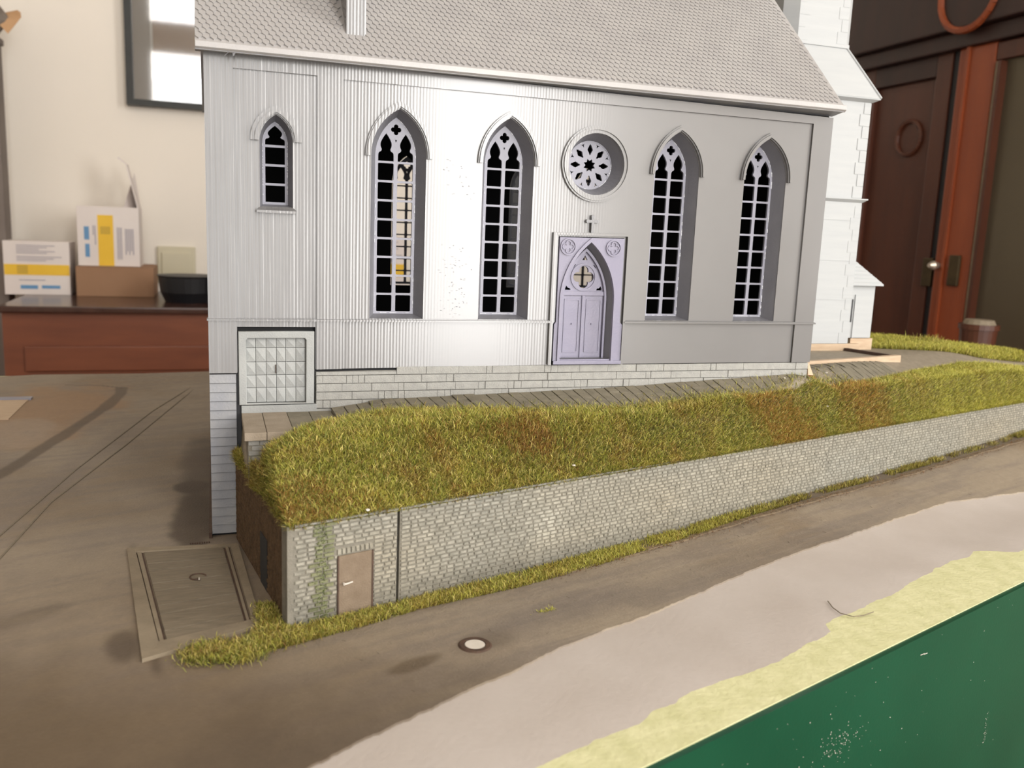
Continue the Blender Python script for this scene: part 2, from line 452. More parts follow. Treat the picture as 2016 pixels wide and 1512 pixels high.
def carton(x0, x1, z0, z1, y, label, vertical, flap=False):
    """white cardboard carton with a yellow band and grey and blue print"""
    c = empty('product_carton', label=label, cat='box')
    MB().box(x0, x1, y, y + .09, z0, z1).build('box_body', M['carton'], c, 0.001)
    W = x1 - x0; H = z1 - z0; e = 0.0006
    yb = MB(); gp = MB(); bp_ = MB(); op = MB()
    if not vertical:
        yb.box(x0 + .001, x1 - .001, y - e, y + e, z0 + .37 * H, z0 + .57 * H)
        for i in range(9):
            zz = z0 + H * (.92 - i * .035)
            if i == 5: continue
            gp.box(x0 + .20 * W, x0 + (.78 - .12 * ((i * 7) % 3) + (.1 if i > 5 else 0)) * W, y - e, y + e, zz - .006 * H, zz + .008 * H)
        gp.box(x0 + .22 * W, x0 + .62 * W, y - e, y + e, z0 + .27 * H, z0 + .285 * H)
        bp_.box(x0 + .24 * W, x0 + .50 * W, y - e, y + e, z0 + .11 * H, z0 + .18 * H)
        bp_.box(x0 + .56 * W, x0 + .84 * W, y - e, y + e, z0 + .12 * H, z0 + .18 * H)
        for i in range(5):
            op.box(x0 + .20 * W, x0 + .36 * W, y - 2 * e, y, z0 + (.40 + .032 * i) * H, z0 + (.415 + .032 * i) * H)
    else:
        yb.box(x0 + .33 * W, x0 + .58 * W, y - e, y + e, z0 + .005 * H, z0 + .86 * H)
        for i in range(3): gp.box(x0 + (.64 + .03 * i) * W, x0 + (.655 + .03 * i) * W, y - e, y + e, z0 + .12 * H, z0 + .66 * H)
        for i in range(5): gp.box(x0 + (.77 + .03 * i) * W, x0 + (.787 + .03 * i) * W, y - e, y + e, z0 + (.2 + .06 * (i % 2)) * H, z0 + .64 * H)
        for i in range(2): gp.box(x0 + (.25 + .03 * i) * W, x0 + (.265 + .03 * i) * W, y - e, y + e, z0 + (.52 - .16 * i) * H, z0 + .68 * H)
        bp_.box(x0 + .11 * W, x0 + .19 * W, y - e, y + e, z0 + .44 * H, z0 + .66 * H)
        bp_.box(x0 + .12 * W, x0 + .19 * W, y - e, y + e, z0 + .15 * H, z0 + .37 * H)
        for i in range(5):
            op.box(x0 + (.38 + .032 * i) * W, x0 + (.395 + .032 * i) * W, y - 2 * e, y, z0 + .54 * H, z0 + .67 * H)
    yb.build('yellow_band', M['yellow'], c); gp.build('small_print', M['greyprint'], c)['kind'] = 'stuff'
    bp_.build('blue_print', M['blue'], c); op.build('band_print', M['olive'], c)
    if flap:
        # opened lid standing up behind, bent at its tip, seen from inside
        f = MB(); zt = z1
        f.loft([(x1 - .030, y + .02, zt), (x1 - .002, y + .088, zt), (x1 - .002, y + .090, zt)],
               [(x1 - .030, y + .02, zt), (x1 - .012, y + .09, zt + .075), (x1 - .012, y + .092, zt + .075)])
        f.quad_prism([(x1 - .003, y + .015, zt), (x1 - .001, y + .015, zt), (x1 - .001, y + .09, zt), (x1 - .003, y + .09, zt)],
                     [(x1 - .024, y + .030, zt + .088), (x1 - .022, y + .030, zt + .088), (x1 - .022, y + .075, zt + .088), (x1 - .024, y + .075, zt + .088)])
        f.quad_prism([(x1 - .024, y + .030, zt + .088), (x1 - .021, y + .030, zt + .088), (x1 - .021, y + .075, zt + .088), (x1 - .024, y + .075, zt + .088)],
                     [(x1 - .040, y + .030, zt + .100), (x1 - .038, y + .030, zt + .103), (x1 - .038, y + .075, zt + .103), (x1 - .040, y + .075, zt + .100)])
        f.build('lid_flap', M['carton'], c)
    return c


carton(-0.400, -0.279, SB_Z, 0.0135, 1.57, 'closed white carton with a horizontal yellow band standing on the sideboard', False)
cb = empty('cardboard_box', label='plain flat brown cardboard box on the sideboard under a white carton', cat='box')
MB().box(-0.266, -0.118, 1.55, 1.69, SB_Z, -0.0335).build('box_body', M['cardboard'], cb, 0.001)
MB().box(-0.255, -0.125, 1.549, 1.69, -0.0335, -0.0325).build('lid', M['cardboard'], cb)
carton(-0.2615, -0.1445, -0.0325, 0.0885, 1.56, 'opened white carton with a vertical yellow band and raised flap on a brown box', True, True)
carton(0.335, 0.425, SB_Z, 0.048, 1.58, 'white carton seen only through a church window behind', False)
bw = MB()
n = 28
for r0, z0_, r1, z1_ in ((.046, SB_Z, .055, SB_Z + .02), (.055, SB_Z + .02, .0585, SB_Z + .050), (.0585, SB_Z + .05, .062, SB_Z + .053)):
    bw.cone((-0.046, 1.455, z0_), (-0.046, 1.455, z1_), r0, r1, n)
setp(bw.build('bowl', M['black'], smooth=False), 'round black bowl on the sideboard beside the cardboard box', 'bowl')
cabm = empty('speaker_cabinet', label='tall narrow dark cabinet standing on the sideboard behind the church', cat='cabinet')
MB().box(0.60, 0.69, 1.45, 1.66, SB_Z, 0.36).build('cabinet_body', M['wardrobe_dark'], cabm, 0.003)
MB().box(0.612, 0.678, 1.445, 1.45, SB_Z + .02, 0.34).build('front_panel', M['black'], cabm)

sw = empty('light_switch', label='ivory square light switch on the cream wall above the black bowl', cat='switch')
SWX, SWZ = -0.0785, -0.0335
MB().box(SWX - .041, SWX + .041, YB - .010, YB, SWZ - .041, SWZ + .041).build('switch_frame', M['ivory'], sw, 0.003)
MB().box(SWX - .032, SWX + .032, YB - .014, YB - .008, SWZ - .036, SWZ + .028).build('rocker', M['ivory'], sw, 0.003)

pf = empty('picture_frame', label='black framed picture on the cream wall reflecting a bright window', cat='picture')
PX0, PX1, PZ0, PZ1 = -0.171, 0.30, 0.309, 0.98
fr = [rect(PX0, PX1, PZ0, PZ1), rect(PX0 + .0145, PX1 - .0145, PZ0 + .0125, PZ1 - .0145)]
plate('frame', fr, YB - .030, YB, M['frame'], pf)
MB().box(PX0 + .01, PX1 - .01, YB - .008, YB - .004, PZ0 + .01, PZ1 - .01).build('mount', M['mat_grey'], pf)
plate('mount_line', [rect(PX0 + .050, PX1 - .05, PZ0 + .060, PZ1 - .06), rect(PX0 + .055, PX1 - .055, PZ0 + .066, PZ1 - .066)], YB - .0095, YB - .0082, M['mat_white'], pf)
MB().box(PX0 + .055, PX1 - .055, YB - .0085, YB - .0078, PZ0 + .066, PZ1 - .066).build('print', M['cardboard'], pf)
MB().box(PX0 + .012, PX1 - .012, YB - .018, YB - .016, PZ0 + .012, PZ1 - .012).build('glass_pane', M['glass'], pf)

ps = empty('wall_post', label='grey upright post in the left corner of the view carrying a mottled ornament', cat='post')
MB().box(-0.47, -0.3985, 1.60, 1.66, FL, 0.41).build('shaft', M['greypost'], ps, 0.003)
MB().box(-0.475, -0.395, 1.595, 1.665, 0.40, 0.412).build('cap', M['greypost'], ps, 0.002)
orn = empty('ornament', label='mottled brown pointed ornament with tan tip on top of the grey post', cat='ornament')
bm = bmesh.new(); bmesh.ops.create_icosphere(bm, subdivisions=4, radius=1.0)
for v in bm.verts:
    v.co.x *= 0.052 * (1 + .2 * math.sin(3 * v.co.z)); v.co.y *= 0.03; v.co.z *= 0.04 * (1 + .25 * math.sin(4 * v.co.x * 20))
    v.co += Vector((-0.425, 1.60, 0.447 - v.co.x * .3))
me = bpy.data.meshes.new('body'); bm.to_mesh(me); bm.free()
me.polygons.foreach_set('use_smooth', [True] * len(me.polygons)); link('body', me, M['ornament'], orn)
MB().quad_prism([(-0.39, 1.585, 0.432), (-0.372, 1.585, 0.412), (-0.365, 1.61, 0.44), (-0.385, 1.61, 0.455)],
                [(-0.350, 1.590, 0.450), (-0.348, 1.592, 0.447), (-0.350, 1.6, 0.458), (-0.356, 1.6, 0.462)]).build('tip', M['tan'], orn, 0.001)

# ------------------------------------------------------------------ wardrobe at the right wall
wd = empty('wardrobe', label='dark red-brown wooden wardrobe with a heavy cornice against the right wall', cat='wardrobe')
WX = 1.20
MB().box(WX + .02, XR - .005, 0.30, 1.025, FL, 0.44).build('carcass', M['wardrobe_dark'], wd)
cn = MB()
cn.box(WX - .03, XR - .005, 0.27, 1.055, 0.430, 0.57).box(WX - .015, XR - .005, 0.285, 1.04, 0.402, 0.430)
cn.box(WX - .012, XR - .005, 0.30, 1.02, 0.466, 0.57)
cn.build('cornice', M['wardrobe_dark'], wd, 0.003)
# left leaf: stiles, rails, panel
for a, b, z0_, z1_, mm, nm, xo in ((0.995, 1.035, FL + .08, 0.402, 'wardrobe', 'stile', 0), (0.808, 0.842, FL + .08, 0.402, 'wardrobe', 'stile', 0),
                                  (0.842, 0.995, 0.366, 0.402, 'wardrobe_dark', 'rail', 0), (0.842, 0.995, -0.75, -0.65, 'wardrobe', 'rail', 0),
                                  (0.842, 0.995, -0.65, 0.366, 'wardrobe', 'door_panel', 0.010)):
    MB().box(WX + xo, WX + .022, a, b, z0_, z1_).build(nm, M[mm], wd, 0.002)


def ring(mb, x, cy, cz, r, t, n=28):
    pts = [(x, cy + r * math.cos(2 * math.pi * i / n), cz + r * math.sin(2 * math.pi * i / n)) for i in range(n + 1)]
    return mb.tube(pts, t, 6)


ring(MB(), WX + .008, 0.900, 0.268, 0.030, 0.004).build('carved_ring', M['wardrobe'], wd)
ring(MB(), WX - .031, 0.758, 0.482, 0.058, 0.006).build('carved_ring', M['orange'], wd)
MB().box(WX - .004, WX + .002, 0.796, 0.818, 0.005, 0.055).build('lock_plate', M['brass'], wd, 0.002)
MB().box(WX + .004, WX + .022, 0.788, 0.808, FL + .08, 0.402).build('shadow_gap', M['black'], wd)
# right leaf
MB().box(WX - .006, WX + .02, 0.712, 0.788, FL + .08, 0.402).build('stile', M['orange'], wd, 0.003)
MB().box(WX - .010, WX + .0, 0.764, 0.770, FL + .08, 0.402).build('bead', M['orange'], wd)
MB().box(WX - .010, WX + .02, 0.696, 0.702, FL + .08, 0.37).build('bead', M['wardrobe'], wd)
MB().box(WX - .006, WX + .02, 0.704, 0.710, FL + .08, 0.37).build('bead', M['kerb'], wd)
MB().box(WX - .006, WX + .02, 0.35, 0.71, 0.372, 0.40).build('rail', M['wardrobe'], wd, 0.002)
MB().box(WX - .006, WX + .02, 0.35, 0.71, FL + .08, -0.55).build('rail', M['wardrobe'], wd, 0.002)
MB().box(WX + .004, WX + .016, 0.36, 0.702, -0.55, 0.372).build('door_panel', M['mirror'], wd)
MB().box(WX - .011, WX - .004, 0.730, 0.752, 0.010, 0.062).build('lock_plate', M['brass'], wd, 0.002)
kb = MB(); kb.cone((WX - .006, 0.777, 0.043), (WX - .020, 0.777, 0.043), .004, .008, 16).cone((WX - .020, 0.777, 0.043), (WX - .028, 0.777, 0.043), .008, .004, 16)
kb.build('door_knob', M['knob'], wd)
tp = empty('flower_pot', label='dim orange-brown pot standing in front of the wardrobe beyond the turf', cat='pot')
pb = MB(); pb.cone((1.0, 0.492, -0.12), (1.0, 0.492, -0.035), .018, .024, 24).cone((1.0, 0.492, -0.035), (1.0, 0.492, -0.028), .026, .026, 24)
pb.build('pot_body', M['wardrobe'], tp)
MB().cone((1.0, 0.492, -0.028), (1.0, 0.492, -0.022), .021, .018, 16).build('pot_rim', M['kerb'], tp)
st = empty('plant_stand', label='dark wooden stand under the orange-brown pot', cat='stand')
MB().box(0.95, 1.05, 0.43, 0.53, -0.135, -0.12).build('stand_top', M['wardrobe_dark'], st)
for sx_ in (0.955, 1.035):
    for sy_ in (0.435, 0.515):
        MB().box(sx_, sx_ + .01, sy_, sy_ + .01, FL, -0.135).build('leg', M['wardrobe_dark'], st)

# ------------------------------------------------------------------ layout board
Z0 = -0.0865
A0 = np.array([0.0291, -0.1177]); DU = np.array([0.9525, 0.3046]); DV = np.array([-0.3046, 0.9525])


def pl(xs_, pts):
    return np.interp(xs_, [p_[0] for p_ in pts], [p_[1] for p_ in pts])


def uv(u, v): return A0[0] + u * DU[0] + v * DV[0], A0[1] + u * DU[1] + v * DV[1]


def touv(x, y):
    dx = x - A0[0]; dy = y - A0[1]; return dx * DU[0] + dy * DU[1], dx * DV[0] + dy * DV[1]


def rise(u, v):
    return pl(u, [(.10, 0), (.17, .0015), (.226, .0030), (.271, .0055), (.341, .0075), (.41, .0088), (.487, .0117), (.593, .016), (.68, .019)]) * (1 - sstep(0.0, 0.085, -v))


def line_uv(pts):
    q = sorted([touv(*p_) for p_ in pts]); return [(float(a), float(b)) for a, b in q]


B1 = line_uv([(-0.30, -0.385), (-.09, -.272), (0.0262, -.2112), (.0803, -.1826), (.1316, -.1562), (.1840, -.1348), (.2584, -.1004), (.3455, -.0694), (.4315, -.0399), (.5094, -.0279), (.62, -.012), (.8, .03)])
B2 = line_uv([(-0.30, -0.43), (-.05, -.302), (.0970, -.2301), (.1211, -.2196), (.1336, -.2162), (.1690, -.2016), (.2136, -.1872), (.2470, -.1728), (.2495, -.1660), (.2595, -.1610), (.2799, -.1547), (.3495, -.1242), (.3900, -.1093), (.4144, -.1128), (.55, -.07), (.8, 0.02)])
FR = line_uv([(-0.30, -0.3877), (.1217, -.2366), (.3791, -.1444), (.82, .0136)])

brd = empty('layout_board', label='model railway style layout board with painted road and dark green front edge', cat='board')
U0, U1, VB = -0.32, 0.66, 0.66
# board body: top outline in world XY, green fascia
fx0, fy0 = -0.32, -0.3949; fx1, fy1 = 0.72, -0.0222
body = MB().quad_prism([(fx0, fy0, -0.30), (fx1, fy1, -0.30), (fx1, 0.5135, -0.30), (fx0, 0.5135, -0.30)],
                       [(fx0, fy0, Z0 - .0012), (fx1, fy1, Z0 - .0012), (fx1, 0.5135, Z0 - .0012), (fx0, 0.5135, Z0 - .0012)])
body.build('primed_top', M['primer'], brd)
e = 0.0025; fd = np.array([fx1 - fx0, fy1 - fy0]); fd /= np.linalg.norm(fd); fn = np.array([fd[1], -fd[0]])
MB().quad_prism([(fx0 + fn[0] * e, fy0 + fn[1] * e, -0.31), (fx1 + fn[0] * e, fy1 + fn[1] * e, -0.31), (fx1, fy1, -0.31), (fx0, fy0, -0.31)],
                [(fx0 + fn[0] * e, fy0 + fn[1] * e, Z0 - .0016), (fx1 + fn[0] * e, fy1 + fn[1] * e, Z0 - .0016), (fx1, fy1, Z0 - .0016), (fx0, fy0, Z0 - .0016)]).build('green_fascia', M['green'], brd)
ds_ = MB(); dr_ = random.Random(17)


def fleck(s_, z_, w_, h_, sl=0.0):
    x_ = .1217 + df_[0] * s_; y_ = -.2366 + df_[1] * s_; q = .0029
    X_ = lambda ss: (x_ + fd[0] * ss + fn[0] * q, y_ + fd[1] * ss + fn[1] * q)
    a, b = X_(0), X_(w_)
    ds_.v += [(*a, z_), (*b, z_ + sl), (*b, z_ + sl + h_), (*a, z_ + h_)]; n_ = len(ds_.v) - 4; ds_.f.append((n_, n_ + 1, n_ + 2, n_ + 3))


df_ = fd
for k in range(260):
    if k < 110: s_, z_ = dr_.gauss(.112, .010), dr_.gauss(-.117, .004)
    elif k < 150: s_, z_ = .2457 + dr_.gauss(0, .0009), -.1534 + dr_.uniform(-.010, .006)
    else: s_, z_ = dr_.uniform(.01, .27), dr_.uniform(-.19, -.090)
    w_ = dr_.uniform(.00012, .0004); fleck(s_, z_, w_, w_ * dr_.uniform(.5, 1.3))
for s_, z_, L in ((.169, -.0963, .0035), (.172, -.0968, .003), (.149, -.118, .0006), (.144, -.131, .0007)):
    fleck(s_, z_, L, .0003, -.0002)
ds_.build('dust_flecks', M['pale'], brd)['kind'] = 'stuff'
MB().tube([(.2637, -.1440, Z0 - .0001), (.2612, -.1507, Z0 - .0001), (.2606, -.1565, Z0 - .0001), (.2637, -.1610, Z0), (.2689, -.1612, Z0), (.2761, -.1591, Z0)], .00022, 6).build('loose_bristle', M['hatch'], brd)
tb = empty('work_table', label='plain dark table carrying the layout board', cat='table')
MB().box(-0.30, 0.70, 0.05, 0.50, -0.345, -0.31).build('table_top', M['wardrobe_dark'], tb)
for x in (-0.27, 0.64):
    for y in (0.08, 0.45): MB().box(x, x + .03, y, y + .03, FL, -0.345).build('leg', M['wardrobe_dark'], tb)


def strip_mesh(us, lo, hi, ny, zf):
    t = np.linspace(0, 1, ny) ** 1.0
    UU = np.repeat(us[:, None], ny, 1); VV = lo[:, None] * (1 - t) + hi[:, None] * t
    X, Y = uv(UU, VV)
    Z = zf(UU, VV)
    V = np.stack([X.ravel(), Y.ravel(), Z.ravel()], 1)
    return V, grid_faces(len(us), ny), UU.ravel(), VV.ravel()


us = np.linspace(U0, U1, 1400)


def wig(u, s, a, seed): return (vnoise(u, u * 0 + .3, s, seed, 4) - .5) * 2 * a


# pale filler layer
lo = pl(us, B2) + wig(us, 60, .0028, 3) + wig(us, 300, .0006, 4); hi = pl(us, B1) + .02
V, F, uu, vv = strip_mesh(us, lo, hi, 8, lambda u, v: Z0 - .0008 + 0 * u + rise(u, v))
V[0::8, 2] -= .0006
link('filler_layer', np_mesh('filler_layer', V, F), M['plaster'], brd)
# road paint layer, coloured by its stains and by some shade put into the colour
nyr = 300
us2 = np.linspace(U0, U1, 1000)
lo = pl(us2, B1) + wig(us2, 90, .0016, 8) + wig(us2, 420, .0007, 9)
Xf, Yf = uv(us2, 0 * us2)
# the back edge of the board is the world line Y = 0.512
hi = np.minimum((0.5125 - A0[1] - us2 * DU[1]) / DV[1], 0.66)
tt = np.linspace(0, 1, nyr)
UU = np.repeat(us2[:, None], nyr, 1); VV = lo[:, None] + (hi - lo)[:, None] * (tt[None, :] ** 1.5)
X, Y = uv(UU, VV); Z = Z0 + rise(UU, VV); Z[:, 0] -= .0009
X = np.clip(X, fx0 + .001, fx1 - .001)
x, y, u_, v_ = X.ravel(), Y.ravel(), UU.ravel(), VV.ravel()
C_road = np.array(lin((140, 127, 110))); C_brown = np.array(lin((114, 96, 74))); C_dark = np.array(lin((74, 62, 50)))
C_och = np.array(lin((146, 116, 86))); C_grey = np.array(lin((116, 106, 98)))
tot = np.repeat(C_road[None], len(x), 0)


def mixc(w, c):
    global tot
    w = np.clip(w, 0, 1)[:, None]; tot = tot * (1 - w) + c * w


nz = vnoise(x, y, 14, 1); nz2 = vnoise(x, y, 45, 2); nz3 = vnoise(u_ * 1.0, v_ * 9, 22, 5)
mixc(sstep(.35, .75, nz) * .55, C_brown)
mixc(sstep(.5, .8, nz2) * .3, C_grey)
mixc(sstep(.45, .8, nz3) * .25 * sstep(-.02, -.06, v_ * 1.0) if False else sstep(.42, .68, nz3) * .45, C_grey)
nz4 = vnoise(u_ * 1.0, v_ * 14, 60, 15, 3)
mixc(sstep(.5, .75, nz4) * .35 * sstep(-.02, .1, u_), np.array(lin((150, 138, 120))))
# brown area lower left, the dimmer light there put into the colour too
mixc(sstep(.16, -.02, x) * sstep(-.10, -.19, y) * .85, C_brown * .66)
mixc(sstep(.05, -.07, x + (nz - .5) * .1) * sstep(.0, -.1, y) * .35, C_brown * .8)


def blob(cx, cy, rx, ry, ang, c, w, ns=.5, soft=.35):
    ca, sa = math.cos(ang), math.sin(ang)
    dx = (x - cx) * ca + (y - cy) * sa; dy = -(x - cx) * sa + (y - cy) * ca
    d = np.sqrt((dx / rx) ** 2 + (dy / ry) ** 2) + (nz2 - .5) * ns * 2
    mixc(sstep(1 + soft, 1 - soft, d) * w, c)


blob(-.0315, -.120, .007, .014, .15, C_dark, .75, .5, .3)
blob(-.010, .03, .010, .055, 0.0, C_dark * .85, .8, .5, .3)
blob(-.012, .09, .010, .014, 0.0, C_dark * .8, .8, .3, .2)
blob(-.006, .10, .012, .10, 0.0, C_dark, .7, .6, .5)
blob(.071, -.157, .013, .0042, .45, C_brown * .55, .7, .3, .3)
blob(.103, -.145, .016, .008, .35, C_dark, .45, .4, .5)
blob(.14, -.125, .05, .012, .33, C_grey * .85, .5, .5, .5)
blob(-.075, -.085, .02, .006, .6, C_dark, .35, .5, .4)
blob(-.13, .33, .05, .12, -.1, C_och, .8, .5, .4)
blob(-.14, .26, .03, .05, 0, lin((150, 138, 124)), .5, .6, .3)
blob(.27, -.09, .12, .01, .34, C_grey * .75, .35, .5, .5)
blob(-.02, -.24, .13, .035, .5, C_dark, .55, .6, .6)
blob(-.09, -.17, .06, .05, .3, C_brown * .55, .45, .7, .6)


def stroke(pts, w, c, k, ns=.3):
    d = np.full(len(x), 9.0)
    for (ax, ay), (bx, by) in zip(pts, pts[1:]):
        L2 = (bx - ax) ** 2 + (by - ay) ** 2
        t = np.clip(((x - ax) * (bx - ax) + (y - ay) * (by - ay)) / L2, 0, 1)
        d = np.minimum(d, np.hypot(x - ax - t * (bx - ax), y - ay - t * (by - ay)))
    mixc(sstep(1.25, .75, d / w + (nz2 - .5) * ns * 2) * k, c)


G1 = [(-.20, -.55), (-.118, -.12), (-.0997, .0208), (-.0814, .1411), (-.0475, .3178), (-.0047, .4859), (.004, .51)]
G2 = [(-.145, -.25), (-.105, -.08), (-.0931, -.0123), (-.0851, .0725), (-.0573, .2045), (-.0137, .4338), (.012, .50)]
stroke([(-.16, .0), (-.138, .08), (-.1229, .1368), (-.1036, .235), (-.0859, .3348), (-.079, .40), (-.081, .43)], .0052, C_dark * 1.25, .75)
stroke([(-.081, .43), (-.10, .445), (-.13, .45)], .0018, C_dark * 1.4, .7)
stroke([(-.11, .02), (-.088, .12), (-.05, .29)], .010, C_grey * 1.05, .35)
# dark margin along the foot of the wall; shadow left of the hatch painted in
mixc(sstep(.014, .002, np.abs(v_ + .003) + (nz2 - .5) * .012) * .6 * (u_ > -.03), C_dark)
mixc(sstep(.0035, .0, np.abs(x + .0365 + (y + .010) * .14)) * sstep(.0, -.02, y) * sstep(-.15, -.135, y) * .7, C_dark)
tot *= (0.94 + .12 * vnoise(x, y, 260, 6, 2))[:, None]
me = np_mesh('road_paint', np.stack([X.ravel(), Y.ravel(), Z.ravel()], 1), grid_faces(1000, nyr))
colour_attr(me, tot)
me.polygons.foreach_set('use_smooth', [True] * len(me.polygons))
link('road_paint', me, M['road'], brd)
for g in (G1, G2):
    gm = MB()
    for (ax, ay), (bx, by) in zip(g[1:], g[2:]):
        L = math.hypot(bx - ax, by - ay); nx_, ny_ = -(by - ay) / L * .00045, (bx - ax) / L * .00045
        gm.quad_prism([(ax - nx_, ay - ny_, Z0 - .0003), (ax + nx_, ay + ny_, Z0 - .0003), (bx + nx_, by + ny_, Z0 - .0003), (bx - nx_, by - ny_, Z0 - .0003)],
                      [(ax - nx_, ay - ny_, Z0 + .0004), (ax + nx_, ay + ny_, Z0 + .0004), (bx + nx_, by + ny_, Z0 + .0004), (bx - nx_, by - ny_, Z0 + .0004)])
    gm.build('road_seam', M['hatch'], brd)
# bare wood patch with a pale strip at the left
MB().box(-.22, -.1495, .30, .378, Z0 - .0004, Z0 + .0006).build('bare_wood_patch', M['wood_pale'], brd)
MB().box(-.22, -.1475, .378, .3875, Z0 - .0004, Z0 + .0016).build('pale_strip', M['tracery'], brd)
# manhole
mh = empty('manhole_cover', label='small pale round manhole cover with a rusty ring in the road', cat='manhole')
cx_, cy_ = 0.0968, -0.1477
rg = MB(); nn = 36
ro, ri, rc = .0072, .0043, .0039
P = lambda r, z: [(cx_ + r * math.cos(2 * math.pi * i / nn), cy_ + r * math.sin(2 * math.pi * i / nn), z) for i in range(nn)]
rg.loft(P(ro, Z0 - .0004), P(ro - .0012, Z0 + .0005)).loft(P(ro - .0012, Z0 + .0005), P(ri, Z0 + .0005)).loft(P(ri, Z0 + .0005), P(ri, Z0 - .0004))
rg.build('ring', M['rust'], mh)
MB().cone((cx_, cy_, Z0 - .0003), (cx_, cy_, Z0 + .0004), rc, rc, nn).build('lid', M['pale'], mh)

# hatch slab
hs = empty('hatch_cover', label='square wood-grained hatch with a raised kerb set in the brown road', cat='hatch')
hc = [(-.0388, -.0140), (.0122, -.0180), (.0187, -.1129), (-.0238, -.1324)]
hi_ = [(-.0345, -.0188), (.0085, -.0200), (.0152, -.1070), (-.0190, -.1185)]
kb_ = MB()
for i in range(4):
    j = (i + 1) % 4
    kb_.quad_prism([(*hc[i], Z0 - .0004), (*hc[j], Z0 - .0004), (*hi_[j], Z0 - .0004), (*hi_[i], Z0 - .0004)],
                   [(*hc[i], Z0 + .0015), (*hc[j], Z0 + .0015), (*hi_[j], Z0 + .0012), (*hi_[i], Z0 + .0012)])
kb_.build('kerb', M['kerb'], hs)


def hp(s, t):  # bilinear inside the inner field
    a = np.array(hi_[0]) * (1 - s) + np.array(hi_[1]) * s; b = np.array(hi_[3]) * (1 - s) + np.array(hi_[2]) * s
    return tuple(a * (1 - t) + b * t)


for i in range(12):
    t0, t1 = i / 12 + .002, (i + 1) / 12 - .002
    q = [hp(.085, t0), hp(.915, t0), hp(.915, t1), hp(.085, t1)]
    zz = Z0 + .0006 + .0002 * ((i * 5) % 3)
    MB().quad_prism([(*p_, Z0 - .0004) for p_ in q], [(*p_, zz) for p_ in q]).build('plank', M['hatch'], hs)
for s0, s1 in ((.0, .012), (.055, .075), (.925, .945), (.975, .99)):
    q = [hp(s0, 0), hp(s1, 0), hp(s1, 1), hp(s0, 1)]
    MB().quad_prism([(*p_, Z0 - .0004) for p_ in q], [(*p_, Z0 + .0002) for p_ in q]).build('groove', M['rust'], hs)
for s0, s1 in ((.012, .055), (.945, .975)):
    q = [hp(s0, 0), hp(s1, 0), hp(s1, 1), hp(s0, 1)]
    MB().quad_prism([(*p_, Z0 - .0004) for p_ in q], [(*p_, Z0 + .0008) for p_ in q]).build('side_rail', M['kerb'], hs)
rx, ry = -.006, -.0568
rr = MB().tube([(rx + .0034 * math.cos(t), ry + .0034 * math.sin(t), Z0 + .0012) for t in [math.pi * 2 * i / 20 for i in range(17)]], .00035, 6)
rr.build('pull_ring', M['rust'], hs)
MB().cone((rx + .0006, ry - .001, Z0 + .001), (rx + .0006, ry - .0042, Z0 + .0016), .0003, .0003, 8).build('staple', M['pale'], hs)
gr = MB()
for i in range(9): gr.box(-.0105 + i * .0011, -.0099 + i * .0011, -.0108, -.0096, Z0, Z0 + .0006)
setp(gr.build('drain_grate', M['rust']), 'tiny dark slotted drain grate beside the hatch', 'grate')
setp(MB().box(-.0015, .0, -.004, .235, Z0, Z0 + .003).build('shade_strip', M['rust']), 'dark narrow strip standing in for shade at the foot of the church corner', 'kerb')  # dark strip added where the church corner only casts shade


# ------------------------------------------------------------------ raised church ground
ZP = [(-.05, -.0240), (.0137, -.0238), (.06, -.0222), (.08, -.0195), (.0931, -.0182), (.217, -.0145), (.351, -.0075), (.40, -.0085), (.5, -.0092), (.6, -.010), (.75, -.012)]


def wall_y(xx):
    """y of the retaining wall's outer face (front run and left return)"""
    f = A0[1] + (xx - A0[0]) * DU[1] / DU[0]
    r = -.0066 + (xx - .0117) / (.0291 - .0117) * (-.1177 + .0066)
    return np.where(xx < A0[0], r, f)


def zpath(xx, yy):
    v = touv(xx, yy)[1]
    z = pl(xx, ZP) + (.22 * sstep(.08, .26, xx) + .38 * sstep(.27, .33, xx)) * np.minimum(0, yy + .003)
    hi_v = pl(xx, [(.36, .026), (.40, .036), (.50, .060)])
    zr = -.0095 - .010 * (1 - (lambda t: t * t * (3 - 2 * t))(np.clip((v - .004) / (hi_v - .004), 0, 1))) - .006 * sstep(.56, .67, xx)
    w = sstep(.335, .375, xx)
    return z * (1 - w) + zr * w


def height(xx, yy):
    u, v = touv(xx, yy)
    zp = zpath(xx, yy)
    slope = pl(u, [(-.1, .40), (0, .40), (.04, .50), (.13, .9), (.19, 1.4), (.28, 3.2), (.8, 3)])
    dl = (xx - (.0117 + (-.0066 - yy) / (.1177 - .0066) * .0174)) * .99      # distance from the left return
    e = np.minimum(slope * np.maximum(v, 0), 3.0 * np.maximum(dl + .0018, 0))
    k = .006 - .003 * sstep(.2, .3, xx)
    a = zp; b_ = -.0455 + e
    h = np.clip(.5 + .5 * (b_ - a) / k, 0, 1)
    out = b_ * (1 - h) + a * h - k * h * (1 - h)
    out = out - .0075 * np.exp(-((xx - .020) / .013) ** 2) * sstep(-.100, -.055, yy) * (yy < -.002)
    return np.where(xx < .0157, np.minimum(out, -.0432), out)


def yback(xx): return np.where(xx < .352, .02, pl(xx, [(.352, .19), (.5, .20), (.60, .21), (.655, .195), (.675, .15), (.692, .12)]))


